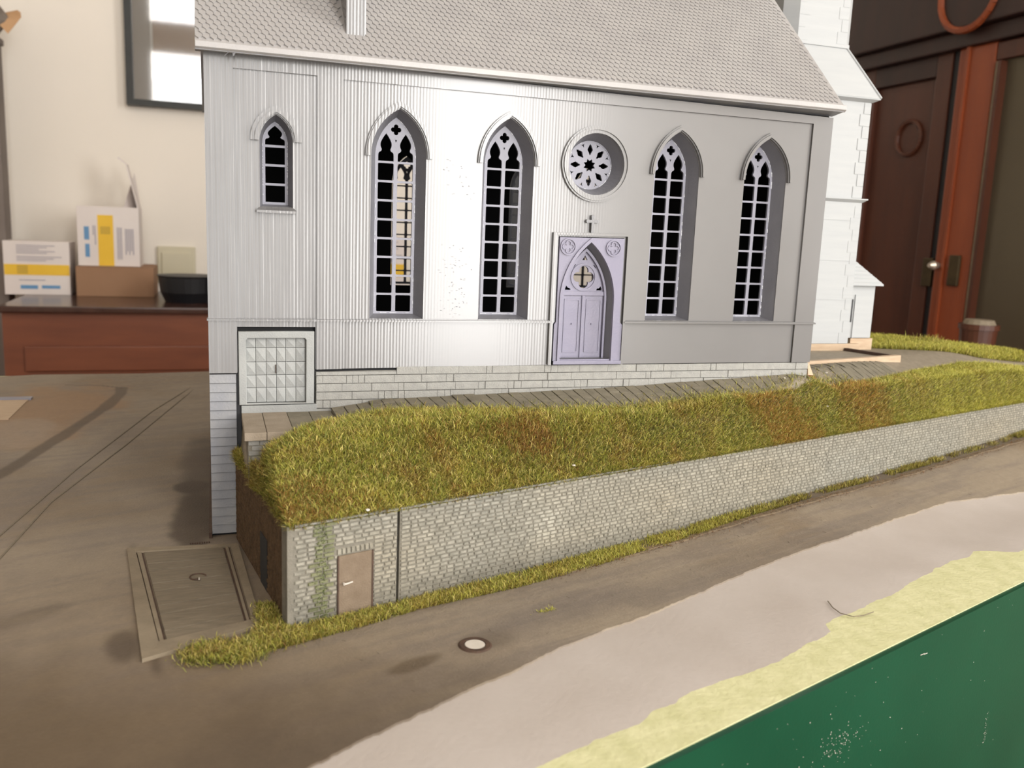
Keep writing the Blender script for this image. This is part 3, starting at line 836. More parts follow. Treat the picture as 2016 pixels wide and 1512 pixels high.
xs_ = np.linspace(.0119, .690, 340); ny = 110
lo = wall_y(xs_) + .0012; hi = yback(xs_)
T = np.linspace(0, 1, ny) ** 1.7
XX = np.repeat(xs_[:, None], ny, 1); YY = lo[:, None] + (hi - lo)[:, None] * T
ZZ = height(XX, YY)
inland = (XX > .0155) & (XX < .058) & (YY > -.043)
ZZ[inland] = np.minimum(ZZ[inland], -.0275)
ZZ[:, -1] -= .05; ZZ[-1, :] -= .05
me = np_mesh('earth', np.stack([XX.ravel(), YY.ravel(), ZZ.ravel()], 1), grid_faces(len(xs_), ny))
u, v = touv(XX.ravel(), YY.ravel())
colour = np.repeat(np.array(lin((80, 70, 34)))[None], XX.size, 0)
gx, gy = XX.ravel(), YY.ravel()
GE = [(.0, -.050), (.034, -.048), (.0527, -.031), (.0775, -.028), (.11, -.033), (.15, -.036), (.21, -.033), (.25, -.026), (.30, -.020), (.335, -.011), (.368, .003), (.43, .028), (.49, .056), (.55, .080), (.61, .092), (.655, .103), (.70, .112)]
gn = vnoise(gx, gy, 90, 11)
pathm = sstep(-.004, .002, gy - pl(gx, GE) + (gn - .5) * .006 - .0015) * (gx > .0158)
BF = [(.45, .155), (.495, .130), (.520, .120), (.550, .110), (.594, .101), (.655, .114), (.70, .128)]
band = sstep(-.002, .003, gy - pl(gx, BF)) * (gx > .475)
pathm = pathm * (1 - band)
C_path = np.array(lin((134, 124, 108)))
colour = colour * (1 - pathm[:, None]) + C_path * pathm[:, None]
rb = sstep(1.3, .7, np.hypot((gx - .368) / .016, (gy - .006) / .0045) + (gn - .5) * .8)
colour = colour * (1 - rb[:, None]) + np.array(lin((128, 74, 48))) * rb[:, None]
colour *= (0.8 + .4 * vnoise(gx, gy, 300, 12, 3))[:, None]
colour_attr(me, colour)
me.polygons.foreach_set('use_smooth', [True] * len(me.polygons))
link('earth_mound', me, M['road'], brd)

# ------------------------------------------------------------------ retaining wall with single stones
rw = empty('retaining_wall', label='long weathered light stone retaining wall below the turf slope', cat='wall')
TOP = -.0445


def wbox(mb, u0, u1, z0, z1, v0, v1):
    a, b = uv(u0, v0), uv(u1, v0); c, d = uv(u1, v1), uv(u0, v1)
    mb.quad_prism([(*a, z0), (*b, z0), (*c, z0), (*d, z0)], [(*a, z1), (*b, z1), (*c, z1), (*d, z1)])


core = MB()
wbox(core, -.001, .0478, Z0 - .001, TOP, .0004, .005); wbox(core, .0490, .665, Z0 - .001, TOP, .0004, .005)
core.build('mortar_core', M['mortar'], rw)
sm = MB(); wbox(sm, .0478, .0490, Z0, TOP - .001, .0022, .0045); sm.build('seam', M['black'], rw)
cp = MB(); wbox(cp, -.0010, .0014, Z0, TOP + .0004, -.0004, .0045); cp.build('corner_post', M['mortar'], rw)
cap = MB(); wbox(cap, .002, .0478, TOP - .0001, TOP + .0007, -.0006, .005); wbox(cap, .0490, .665, TOP - .0001, TOP + .0007, -.0006, .005)
cap.build('wall_cap', M['joint'], rw)
DOORU = (.0207, .0362); DOORZ = -.0600


def stone_geo(rng, u0, u1, z0, z1, j):
    """irregular pillow: 4 back corners, 4 inset front corners"""
    g = .00018
    def jit(): return rng.uniform(-j, j)
    g2 = .00012
    b = [(u0 + g2, z0 + g), (u1 - g2, z0 + g), (u1 - g2, z1 - g), (u0 + g2, z1 - g)]
    b = [(p_[0] + jit(), p_[1] + jit() * .6) for p_ in b]
    cu_, cz_ = (u0 + u1) / 2, (z0 + z1) / 2
    f = [(cu_ + (p_[0] - cu_) * .80, cz_ + (p_[1] - cz_) * .70) for p_ in b]
    pr = -rng.uniform(.00002, .00022)
    V = [(*uv(p_[0], .0006), p_[1]) for p_ in b] + [(*uv(p_[0], pr), p_[1]) for p_ in f]
    return V


SF = [(0, 1, 5, 4), (1, 2, 6, 5), (2, 3, 7, 6), (3, 0, 4, 7), (4, 5, 6, 7)]
rng = random.Random(3)
allst = []
z = Z0 - .0005; row = 0
while z < TOP - .0008:
    ph = rng.uniform(.00172, .00198); z1 = min(z + ph, TOP)
    u = .0015 + (row % 2) * .0012 + rng.uniform(0, .001)
    while u < .655:
        L = rng.uniform(.0028, .0056) if u < .1 else rng.uniform(.0026, .0056)
        u1 = u + L
        if (u < .0484 < u1) or (u < .0478 < u1): u1 = .0476
        if .0474 < u < .0492: u = .0493; continue
        if z < DOORZ + .0035 and u1 > DOORU[0] - .0002 and u < DOORU[1] + .0002:
            if u < DOORU[0] - .0014: u1 = DOORU[0] - .0003
            else: u = DOORU[1] + .0004; continue
        allst.append((u, u1, z, z1)); u = u1
    z = z1; row += 1
# soldier course over the little door
for i in range(8):
    a = DOORU[0] - .0004 + i * .00205
    allst.append((a, a + .0019, DOORZ + .0002, DOORZ + .0034))
allst.sort(key=lambda s: s[0] - .0 * s[2])


def tintfor(um, zm, r):
    base = np.array([1.0, 1.0, 1.0]) * (.90 + .18 * r.random())
    t = (zm - Z0) / (TOP - Z0)
    n_ = float(vnoise(np.array([um]), np.array([zm * 2]), 18, 21)[0])
    n3 = float(vnoise(np.array([um]), np.array([zm * 2]), 60, 22)[0])
    warm = np.array([1.04, .98, .88]); cool = np.array([.93, .97, 1.0])
    base = base * (warm * n_ + cool * (1 - n_))
    base *= 1.0 - .42 * max(0, min(1, (.28 - t) / .28)) * (.5 + n3)          # darker towards the foot of the wall
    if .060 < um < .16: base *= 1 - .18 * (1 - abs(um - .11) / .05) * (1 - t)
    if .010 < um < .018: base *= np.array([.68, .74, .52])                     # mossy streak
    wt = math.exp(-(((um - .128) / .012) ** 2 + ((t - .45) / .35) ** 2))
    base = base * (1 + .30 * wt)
    return np.clip(base, 0, 1.3)


for (a, b, c, d) in allst[:300]:
    me = bpy.data.meshes.new('stone'); me.from_pydata(stone_geo(rng, a, b, c, d, .00013), [], SF); me.update()
    colour_attr(me, np.repeat(tintfor((a + b) / 2, (c + d) / 2, rng)[None], 8, 0))
    link('stone', me, M['stone'], rw)
V = []; F = []; Cc = []
for (a, b, c, d) in allst[300:]:
    n = len(V); V += stone_geo(rng, a, b, c, d, .00013); F += [tuple(n + i for i in f) for f in SF]
    Cc += [tintfor((a + b) / 2, (c + d) / 2, rng)] * 8
me = bpy.data.meshes.new('stones'); me.from_pydata(V, [], F); me.update(); colour_attr(me, np.array(Cc))
link('stonework', me, M['stone'], rw)['kind'] = 'stuff'
# little service door
dd = MB(); wbox(dd, DOORU[0] + .0003, DOORU[1] - .0003, Z0, DOORZ, -.0001, .0008); sd = dd.build('door', M['ironbrown'], rw); sd['label'] = 'plain brown painted service door'
for a, b in ((DOORU[0] - .0003, DOORU[0] + .0003), (DOORU[1] - .0003, DOORU[1] + .0003)):
    q = MB(); wbox(q, a, b, Z0, DOORZ, -.0004, .001); q.build('door_jamb', M['rust'], rw)
hd = MB()
p0 = (*uv(DOORU[0] + .0022, -.0004), -.0718); p1 = (*uv(DOORU[0] + .0022, -.0016), -.0718); p2 = (*uv(DOORU[0] + .0058, -.0016), -.0714)
hd.cone(p0, p1, .0005, .0005, 8).cone(p1, p2, .0004, .0003, 8); hd.build('door_handle', M['pale'], sd)
# left return, dark and weathered
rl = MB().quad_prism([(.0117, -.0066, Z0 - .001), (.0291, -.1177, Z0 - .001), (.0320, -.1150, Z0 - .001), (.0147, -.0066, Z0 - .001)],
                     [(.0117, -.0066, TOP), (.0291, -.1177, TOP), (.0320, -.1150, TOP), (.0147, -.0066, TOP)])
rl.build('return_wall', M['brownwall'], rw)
rd = Vector((.0174, -.1111, 0)).normalized(); rn = Vector((rd.y, -rd.x, 0))
V = []; F = []
for r_ in range(20):
    z0_ = Z0 + .0004 + r_ * .0021; s = .001 + (r_ % 2) * .002
    while s < .108:
        L = rng.uniform(.0035, .0055)
        if not (.058 < s + L / 2 < .074 and z0_ < -.062):
            n = len(V)
            for off, k in ((0.0, 0), (.0004, .0003)):
                for (ss, zz) in ((s + .0002 + k, z0_ + .0001 + k), (s + L - .0002 - k, z0_ + .0001 + k), (s + L - .0002 - k, z0_ + .0019 - k), (s + .0002 + k, z0_ + .0019 - k)):
                    p_ = Vector((.0117, -.0066, 0)) + rd * ss + rn * off; V.append((p_.x, p_.y, zz))
            F += [tuple(n + i for i in f) for f in SF]
        s += L
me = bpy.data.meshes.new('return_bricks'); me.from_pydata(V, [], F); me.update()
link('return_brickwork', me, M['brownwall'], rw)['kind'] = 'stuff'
ddm = MB(); a = Vector((.0117, -.0066, 0)) + rd * .059; b = Vector((.0117, -.0066, 0)) + rd * .073
ddm.quad_prism([(a.x + rn.x * .0003, a.y + rn.y * .0003, Z0), (b.x + rn.x * .0003, b.y + rn.y * .0003, Z0), (b.x, b.y, Z0), (a.x, a.y, Z0)],
               [(a.x + rn.x * .0003, a.y + rn.y * .0003, -.063), (b.x + rn.x * .0003, b.y + rn.y * .0003, -.063), (b.x, b.y, -.063), (a.x, a.y, -.063)])
ddm.build('side_door', M['black_sheet'], rw)
# kerb along the verge
kv = MB(); ku = np.linspace(.12, .655, 120)
for a, b in zip(ku, ku[1:]):
    r0_, r1_ = float(rise(a, -.011)), float(rise(b, -.011))
    w0_ = -.0125 + .0006 * math.sin(a * 170); w1_ = -.0125 + .0006 * math.sin(b * 170)
    p_ = [uv(a, w0_), uv(b, w1_), uv(b, -.0092), uv(a, -.0092)]
    kv.quad_prism([(*p_[0], Z0 + r0_ - .001), (*p_[1], Z0 + r1_ - .001), (*p_[2], Z0 + r1_ - .001), (*p_[3], Z0 + r0_ - .001)],
                  [(*p_[0], Z0 + r0_ + .0008), (*p_[1], Z0 + r1_ + .0008), (*p_[2], Z0 + r1_ + .0008), (*p_[3], Z0 + r0_ + .0008)])
setp(kv.build('kerb', mat('dusty_brown_kerb', (92, 78, 60), (120, 104, 82), 300, 0.85, 0.5, 900)), 'low brown kerb between the road and the grass verge', 'kerb')

# ------------------------------------------------------------------ landing and path
ld = empty('stone_landing', label='small beige stone landing at the left end of the path', cat='landing')
MB().box(.0166, .058, -.0435, -.0005, -.0480, -.0268).build('landing_base', M['mortar'], ld)
for i, x0_ in enumerate((.0150, .0250, .0370, .0480)):
    x1_ = (.0248, .0368, .0478, .0590)[i]
    MB().box(x0_, x1_, -.0455, -.0008, -.0268, -.0230 + .0001 * (i % 2)).build('slab', M['paver_light'] if i < 2 else M['paver'], ld, .0003)
rs = random.Random(5)
for r_ in range(4):
    xx = .0166 + (r_ % 2) * .0015
    while xx < .052:
        L = rs.uniform(.0035, .006)
        MB().box(xx + .0002, xx + L - .0002, -.0440, -.0430, -.0292 - r_ * .0024, -.0272 - r_ * .0024).build('stone', M['joint'], ld)
        xx += L
pth = empty('church_path', label='narrow path of taupe stone slabs along the foot of the church', cat='path')


def paver(x0_, x1_, y0_, y1_, dz=0.0, m_='paver'):
    g = .00028
    c = [(x0_ + g, y0_ + g), (x1_ - g, y0_ + g), (x1_ - g, y1_ - g), (x0_ + g, y1_ - g)]
    cs = np.array(c); hz = zpath(cs[:, 0], cs[:, 1]) + .0009 + dz
    MB().quad_prism([(p_[0], p_[1], h_ - .0035) for p_, h_ in zip(c, hz)], [(p_[0], p_[1], h_) for p_, h_ in zip(c, hz)]).build('paver', M[m_], pth)


x0_ = .0592
k = 0
while x0_ < .349:
    x1_ = x0_ + .0064
    ye = float(pl(np.array([x0_]), GE)) + (.005 if x0_ > .28 else (.0015 if x0_ > .19 else -.002))
    ym = -.008 - .012 * rs.random()
    if ym > ye + .003:
        paver(x0_, x1_, ym, -.0006, .0001 * rs.randint(-1, 2) + (.0006 if k in (3, 4, 10, 11) else 0)); paver(x0_, x1_, ye, ym, .0001 * rs.randint(-1, 2))
    elif ye < -.002:
        paver(x0_, x1_, ye, -.0006)
    x0_ = x1_; k += 1
x0_ = .3515
while x0_ < .455:
    x1_ = x0_ + .0064
    ye = float(pl(np.array([x0_]), GE)) + .003; yt = .0400 + (x0_ - .372) * .257
    if yt - ye > .012:
        paver(x0_, x1_, ye, (ye + yt) / 2 + .004 * (k % 2)); paver(x0_, x1_, (ye + yt) / 2 + .004 * (k % 2), yt)
    x0_ = x1_; k += 1
fgb = empty('batten_frame', label='pale wooden batten frame lying on the grey ground beside the church', cat='frame')
zg = -.0095
MB().quad_prism([(.350, .036, zg - .008), (.4845, .0690, zg - .008), (.4835, .0735, zg - .008), (.350, .040, zg - .008)],
                [(.350, .036, zg + .0026), (.4845, .0690, zg + .0026), (.4835, .0735, zg + .0026), (.350, .040, zg + .0026)]).build('batten', M['wood_pale'], fgb)
MB().quad_prism([(.4800, .0735, zg - .008), (.4835, .0735, zg - .008), (.4725, .1130, zg - .008), (.4690, .1130, zg - .008)],
                [(.4800, .0735, zg + .0022), (.4835, .0735, zg + .0022), (.4725, .1130, zg + .0022), (.4690, .1130, zg + .0022)]).build('batten', M['rust'], fgb)

# ------------------------------------------------------------------ church nave
W, ZT = 0.3506, 0.1485
ch = empty('church_nave', label='grey plastic church nave with tall pointed windows and a shingled roof', cat='church')
WIN = [.0927, .1511, .2506, .3085]
ZS, ZAP, ZAO, ZSILL = .1073, .1338, .1303, .0250
HW, OW, IW = .0171, .0141, .0105
RC, RZ = .2008, .1098
op_tall = [arch(c, OW, ZSILL, ZS, ZAO) for c in WIN]
op_small = arch(.0326, .0078, .0790, .1100, .1229)
op_rose = circ(RC, RZ, .0163, 40)
facade_outline = [(0, -.0025), (.0134, -.0025), (.0134, .0204), (.0514, .0204), (.0514, -.0012), (.1804, -.0002), (.1804, .0228), (.1813, .0240), (.1813, .0706), (.2206, .0710), (.2206, .0240), (.2219, .0228), (.2219, .0), (W, 0.0), (W, .1455), (0, .1500)]
plate('front_wall', [facade_outline, op_small, op_rose] + op_tall, 0.0, .0016, M['facade'], ch)
# proud pilasters and bands around the sunk panels
pil = [(0, -.0025), (.0130, -.0025), (.0130, .0232), (.0518, .0232), (.0518, -.0012), (.0645, -.0010), (.0645, .0232), (.1780, .0232), (.1780, .0248), (.0645, .0248), (.0645, .1418), (.3373, .1412), (.3373, .0248), (.2230, .0248), (.2230, .0232), (.3373, .0232), (.3373, .0), (W, 0), (W, .1455), (0, .1500)]
plate('pilasters', [pil, rect(.0130, .0520, .0248, .1425)], -.0013, .0001, M['facade'], ch)
# gable and rear walls, floor
D = .265
rear_open = [arch(c, IW + .001, ZSILL, ZS, ZAO - .002) for c in WIN]
plate('rear_wall', [[(0, Z0), (W, Z0), (W, .15), (0, .15)]] + rear_open, D, D + .002, M['black_sheet'], ch)
MB().box(0, .003, .0016, D, Z0, .15).build('side_wall', M['plastic'], ch)
MB().box(W - .003, W, .0016, D, -.012, .1455).build('side_wall', M['plastic'], ch)
MB().box(.003, W - .003, .0016, D, -.0045, -.0015).build('nave_floor', M['black_sheet'], ch)
ln = MB().box(.0031, .0036, .011, D - .001, 0, .145).box(W - .0036, W - .0031, .011, D - .001, 0, .145).box(.0036, W - .0036, .011, D - .001, .1435, .144)
ln.build('inner_shade_sheet', M['black_sheet'], ch)  # added black sheets, so the interior looks as dark as deep shade
backing = [rect(.0036, W - .0036, -.001, .1435), arch(.0326, .0061, .081, .110, .1205), circ(RC, RZ, .0131, 40), rect(.185, .2150, -.0005, .064)] + [arch(c, IW, .0268, ZS, .1270) for c in WIN]
plate('inner_shade_sheet', backing, .0108, .0113, M['black_sheet'], ch)

YT = .0088


def reveal(outer, inner, parent, name='reveal'):
    mb = MB().loft([(x, .0005, z) for x, z in outer], [(x, YT + .0002, z) for x, z in inner]); return mb.build(name, M['reveal'], parent)


def ogee_light(c, hw_, zb, s=1.0):
    """single light with shoulders, neck, bulb and pointed tip"""
    pr = [(hw_, 0), (hw_, .0030), (hw_ * .97, .0040), (hw_ * .86, .0047), (hw_ * .70, .0050), (hw_ * .60, .0055), (hw_ * .56, .0062), (hw_ * .62, .0068),
          (hw_ * .70, .0077), (hw_ * .73, .0088), (hw_ * .68, .0100), (hw_ * .52, .0115), (hw_ * .28, .0132), (0, .0148)]
    rt = [(c + x, zb + z * s) for x, z in pr]; lf = [(2 * c - x, z) for x, z in reversed(rt[:-1])]
    return rt + lf


def tall_tracery(c, y0, y1, parent, name='tracery'):
    holes = []
    zb, pitch, bar = .0280, .00965, .0011
    for r_ in range(8):
        z0_ = zb + r_ * pitch; z1_ = z0_ + pitch - bar
        for s in (-1, 1):
            a, b = c + s * .0010, c + s * .0091
            q = .0004; lo_, hi_2 = min(a, b), max(a, b)
            holes.append([(lo_ + q, z0_), (hi_2 - q, z0_), (hi_2, z0_ + q), (hi_2, z1_ - q), (hi_2 - q, z1_), (lo_ + q, z1_), (lo_, z1_ - q), (lo_, z0_ + q)])
    zt = zb + 8 * pitch
    for s in (-1, 1): holes.append(ogee_light(c + s * .00505, .0040, zt, .93))
    holes.append(foil(c, zt + .0158, .0015, .00118, 4, 8))
    holes.append([(c - .0005, zt + .0108), (c, zt + .0094), (c + .0005, zt + .0108)])
    return plate(name, [arch(c, IW + .0006, .0262, ZS, .1278)] + holes, y0, y1, M['tracery'], parent)


for c, o_ in zip(WIN, op_tall):
    w_ = bpy.data.objects.new('tall_window', None); COL.objects.link(w_); w_.parent = ch; w_.empty_display_size = .01
    plate('hood_mould', [arch_band(c, OW + .0004, HW, .1067, ZS, ZAO + .0004, ZAP)], -.0017, .0005, M['facade'], w_)
    # keep the hierarchy at three levels: the beads are siblings of the mould
    plate('hood_bead', [arch_band(c, OW + .0010, OW + .0024, .1067, ZS, ZAO + .0010, ZAO + .0026)], -.0027, -.0012, M['facade'], w_)
    reveal(o_, arch(c, IW, .0268, ZS, .1270), w_)
    tall_tracery(c, YT, YT + .0014, w_)
    MB().quad_prism([(c - OW, -.0006, .0243), (c + OW, -.0006, .0243), (c + OW, .0010, .0243), (c - OW, .0010, .0243)],
                    [(c - OW, -.0006, .0250), (c + OW, -.0006, .0250), (c + OW, .0010, .0252), (c - OW, .0010, .0252)]).build('sill', M['facade'], w_)
for c in WIN:
    tall_tracery(c, D - .0016, D - .0004, ch, 'rear_tracery')
w_ = bpy.data.objects.new('small_window', None); COL.objects.link(w_); w_.parent = ch; w_.empty_display_size = .01
c = .0326
plate('hood_mould', [arch_band(c, .0082, .0121, .1105, .1105, .1233, .1271)], -.0017, .0005, M['facade'], w_)
plate('hood_bead', [arch_band(c, .0088, .0102, .1105, .1105, .1239, .1254)], -.0027, -.0012, M['facade'], w_)
reveal(op_small, arch(c, .0061, .0806, .110, .1205), w_)
hl = [rect(c - .0047, c + .0047, .0818 + k * .0092, .0818 + k * .0092 + .0080) for k in range(3)]
tt_ = ogee_light(c, .0047, .0818 + 3 * .0092, .62)
plate('tracery', [arch(c, .0066, .0800, .110, .1213)] + hl + [tt_], YT, YT + .0014, M['tracery'], w_)
MB().quad_prism([(c - .0094, -.0026, .0764), (c + .0094, -.0026, .0764), (c + .0094, .0010, .0764), (c - .0094, .0010, .0764)],
                [(c - .0094, -.0026, .0776), (c + .0094, -.0026, .0776), (c + .0080, .0010, .0795), (c - .0080, .0010, .0795)]).build('sill', M['facade'], w_)
# rose window
w_ = bpy.data.objects.new('rose_window', None); COL.objects.link(w_); w_.parent = ch; w_.empty_display_size = .01
plate('ring_mould', [circ(RC, RZ, .0202, 48), circ(RC, RZ, .0164, 48)], -.0016, .0005, M['facade'], w_)
plate('ring_bead', [circ(RC, RZ, .0192, 48), circ(RC, RZ, .0181, 48)], -.0024, -.0010, M['facade'], w_)
reveal(op_rose, circ(RC, RZ, .0131, 40), w_)
holes = []
star = []
for i in range(16):
    r_ = .0037 if i % 2 == 0 else .0024
    t = math.pi / 2 + math.pi / 8 + i * math.pi / 8; star.append((RC + r_ * math.cos(t), RZ + r_ * math.sin(t)))
holes.append(star)
for k in range(8):
    t0 = math.pi / 2 + k * math.pi / 4
    pr = [(-.0030, 0), (-.0022, .0006), (-.0016, .0006), (-.0014, .0010), (-.0008, .0012), (-.0005, .0015), (.0003, .0016), (.0006, .0013), (.0012, .0012), (.0014, .0008), (.0020, .0008), (.0024, .0005), (.0030, 0)]
    pr = pr + [(a, -b) for a, b in reversed(pr[1:-1])]
    holes.append([(RC + (.0084 + a) * math.cos(t0) - b * math.sin(t0), RZ + (.0084 + a) * math.sin(t0) + b * math.cos(t0)) for a, b in pr])
    t1 = t0 + math.pi / 8; pr = [(-.0012, 0), (.0004, .0003), (.0007, .0014), (.0012, 0), (.0007, -.0014), (.0004, -.0003)]
    pr = [(-.0013, 0), (.0001, .0005), (.0006, .0013), (.0004, .0), (.0006, -.0013), (.0001, -.0005)]
    holes.append([(RC + (.0113 + a) * math.cos(t1) - b * math.sin(t1), RZ + (.0113 + a) * math.sin(t1) + b * math.cos(t1)) for a, b in pr])
plate('tracery', [circ(RC, RZ, .0136, 48)] + holes, YT, YT + .0014, M['tracery'], w_)
rings = MB()
plate('tracery_rim', [circ(RC, RZ, .0131, 48), circ(RC, RZ, .0127, 48)], YT - .0003, YT, M['tracery'], w_)
# cross
cz0, cz1, ca = .0733, .0827, .0793
plate('wall_cross', [[(.19930, cz0), (.20070, cz0), (.20070, ca - .0007), (.2034, ca - .0009), (.2039, ca), (.2034, ca + .0009), (.20070, ca + .0007), (.2009, cz1 - .0003), (.2000, cz1 + .0002), (.1991, cz1 - .0003),
                      (.19930, ca + .0007), (.1966, ca + .0009), (.1961, ca), (.1966, ca - .0009), (.19930, ca - .0007)]], -.0022, .0002, M['plastic'], ch)
# string course and eave
sc_ = MB()
for a, b in ((-.0006, .1786), (.2226, W + .0008)):
    sc_.quad_prism([(a, .001, .0232), (b, .001, .0232), (b, .001, .0249), (a, .001, .0249)], [(a, -.0025, .0236), (b, -.0025, .0236), (b, -.0025, .0244), (a, -.0025, .0244)])
sc_.build('string_course', M['facade'], ch)
plate('door_surround', [[(.1776, .0), (.1794, .0), (.1794, .0714), (.2218, .0718), (.2218, 0), (.2232, 0), (.2232, .0732), (.1776, .0726)]], -.0020, .0006, M['facade'], ch)

pit = MB(); pr_ = random.Random(31)
for k in range(95):
    px_ = pr_.gauss(.1235, .0052); pz_ = pr_.uniform(.026, .064) if k % 4 else pr_.uniform(.085, .108)
    if not .1105 < px_ < .1342: continue
    L = pr_.uniform(.0003, .0011); pit.box(px_, px_ + L, -.00012, .0001, pz_, pz_ + .00016)
    if k % 3 == 0: pit.box(px_ + .0002, px_ + .0005, -.00018, .0001, pz_ + .00016, pz_ + .0004)
pit.build('print_flaws', M['reveal'], ch)['kind'] = 'stuff'
M['glue'] = mat('shiny_clear_glue', (196, 198, 204), (206, 208, 214), 200, 0.08, 0.6, 900, spec=1.0)
gl = MB()
for c in WIN + [.0326]:
    a_ = IW - .0002 if c > .05 else .0059; zz_ = (ZS, .1268) if c > .05 else (.110, .1203)
    h_ = zz_[1] - zz_[0]; r_ = (a_ * a_ + h_ * h_) / (2 * a_); t1_ = math.asin(h_ / r_)
    pts = [(c + a_ - r_ + r_ * math.cos(t1_ * i / 16), zz_[0] + r_ * math.sin(t1_ * i / 16)) for i in range(16)]
    zb_ = .028 if c > .05 else .083
    pts = [(c + a_, zb_ + (zz_[0] - zb_) * i / 40) for i in range(40)] + pts
    for (x0g, z0g), (x1g, z1g) in zip(pts, pts[1:]):
        if pr_.random() < .50:
            rr__ = pr_.uniform(.00012, .00034); gl.cone((x0g, YT - .0001, z0g), (x1g, YT - .0001, z1g), rr__, rr__ * .8, 6)
    pts2 = [(2 * c - x, z) for x, z in pts]
    for (x0g, z0g), (x1g, z1g) in zip(pts2, pts2[1:]):
        if pr_.random() < .22: gl.cone((x0g, YT - .0001, z0g), (x1g, YT - .0001, z1g), .0002, .00012, 6)
    for k in range(12):
        if c > .05 and pr_.random() < .6: gl.cone((c - IW + k * .0017, YT - .0001, .0272), (c - IW + k * .0017 + .0018, YT - .0001, .0272), .0002, .0002, 6)
for i in range(60):
    t = 2 * math.pi * i / 60
    if pr_.random() < (.75 if -1.1 < (t if t < math.pi else t - 2 * math.pi) < .1 else .12):
        gl.cone((RC + .0129 * math.cos(t), YT - .0002, RZ + .0129 * math.sin(t)), (RC + .0129 * math.cos(t + .1), YT - .0002, RZ + .0129 * math.sin(t + .1)), .0003, .0002, 6)
gl.build('glue_beads', M['glue'], ch)['kind'] = 'stuff'

# portal: lilac resin insert
dr = bpy.data.objects.new('portal', None); COL.objects.link(dr); dr.parent = ch; dr.empty_display_size = .01
dr['label'] = 'lilac resin portal insert with pointed arch'
DC = .1999
body_o = [(.1806, .0002), (.2218, .0002), (.2218, .0225), (.2203, .0240), (.2203, .0706), (.1816, .0702), (.1816, .0240), (.1806, .0225)]
door_open = arch(DC, .0153, .0030, .0360, .0678)
plate('portal_frame', [body_o, door_open], -.0012, .0006, M['lilac'], dr)
MB().loft([(x, -.0010, z) for x, z in door_open], [(x, .0056, z) for x, z in arch(DC, .0135, .0030, .0360, .0645)]).build('reveal', M['reveal'], dr)
plate('arch_mould', [arch_band(DC, .0155, .0171, .0018, .0360, .0680, .0702)], -.0022, -.0010, M['lilac'], dr)
plate('inner_mould', [arch_band(DC, .0124, .0136, .0030, .0360, .0628, .0646)], .0040, .0058, M['lilac'], dr)
TZ = .0480
lp = [arch(DC, .0128, .0026, .0360, .0632), foil(DC - .0003, TZ + .0005, .0034, .0028, 4, 10)]
for s in (-1, 1):
    lp.append([(DC + s * .0112, .0412), (DC + s * .0078, .0412), (DC + s * .0082, .0422), (DC + s * .0094, .0424), (DC + s * .0104, .0436), (DC + s * .0110, .0424)])
lp.append([(DC - .0016, .0580), (DC + .0016, .0580), (DC, .0606)])
lp.append([(DC - .0072, .0535), (DC - .0060, .0552), (DC - .0050, .0556), (DC - .0066, .0536)])
lp.append([(DC + .0072, .0535), (DC + .0060, .0552), (DC + .0050, .0556), (DC + .0066, .0536)])
plate('door_leaves', lp, .0058, .0072, M['lilac'], dr)
plate('tracery_ring', [circ(DC - .0003, TZ + .0005, .0078, 36), circ(DC - .0003, TZ + .0005, .0067, 36)], .0052, .0059, M['lilac'], dr)
MB().box(DC - .0127, DC + .0127, .0048, .0060, .0382, .0406).build('transom', M['lilac'], dr, .0002)
MB().box(DC - .0008, DC + .0010, .0050, .0060, .0030, .0382).build('astragal', M['lilac'], dr, .0002)
for s in (-1, 1):
    a, b = sorted((DC + s * .0020, DC + s * .0112))
    plate('leaf_panel', [rect(a, b, .0060, .0362), rect(a + .0006, b - .0006, .0066, .0356)], .0054, .0059, M['lilac'], dr)
    MB().cone((DC + s * .0060 - .0002, .0058, .0222), (DC + s * .0060 - .0002, .0050, .0222), .0005, .0003, 8).build('door_knob', M['lilac'], dr)
for cxx in (.1866, .2137):
    plate('spandrel_ring', [circ(cxx, .0652, .0046, 30), circ(cxx, .0652, .0039, 30)], -.0020, -.0010, M['lilac'], dr)
    plate('spandrel_foil', [foil(cxx, .0652, .0020, .0016, 4, 8), foil(cxx, .0652, .0018, .0012, 4, 8)], -.0018, -.0010, M['lilac'], dr)
MB().box(.1806, .2218, -.0024, .0004, .0002, .0022).build('threshold', M['lilac'], dr, .0002)

# side hatch panel at lower left
gd = bpy.data.objects.new('side_door', None); COL.objects.link(gd); gd.parent = ch; gd.empty_display_size = .01
gd['label'] = 'pale grey square door insert with small embossed tiles'
MB().box(.0134, .0514, .0030, .0040, -.0232, .0204).build('dark_gap', M['black_sheet'], gd)
plate('door_frame', [rect(.0139, .0507, -.0188, .0183), [(.0176, -.0182), (.0467, -.0182), (.0467, .0140), (.0459, .0149), (.0184, .0149), (.0176, .0140)]], -.0016, .0026, M['garage'], gd, .0003)
cols = [.0172, .0222, .0272, .0322, .0367, .0417, .0466]; rows = [-.0180, -.0105, -.0040, .0027, .0098, .0148]
for i in range(6):
    for j in range(5):
        a, b, c_, d_ = cols[i] + .0001, cols[i + 1] - .0001, rows[j] + .0001, rows[j + 1] - .0001
        mx, mz = (a + b) / 2, (c_ + d_) / 2; t = MB(); n = 0
        t.v = [(a, .0016, c_), (b, .0016, c_), (b, .0016, d_), (a, .0016, d_), (a, .0010, c_), (b, .0010, c_), (b, .0010, d_), (a, .0010, d_), (mx, .0004, mz)]
        t.f = [(0, 1, 5, 4), (1, 2, 6, 5), (2, 3, 7, 6), (3, 0, 4, 7), (4, 5, 8), (5, 6, 8), (6, 7, 8), (7, 4, 8)]
        t.build('tile', M['garage'], gd)
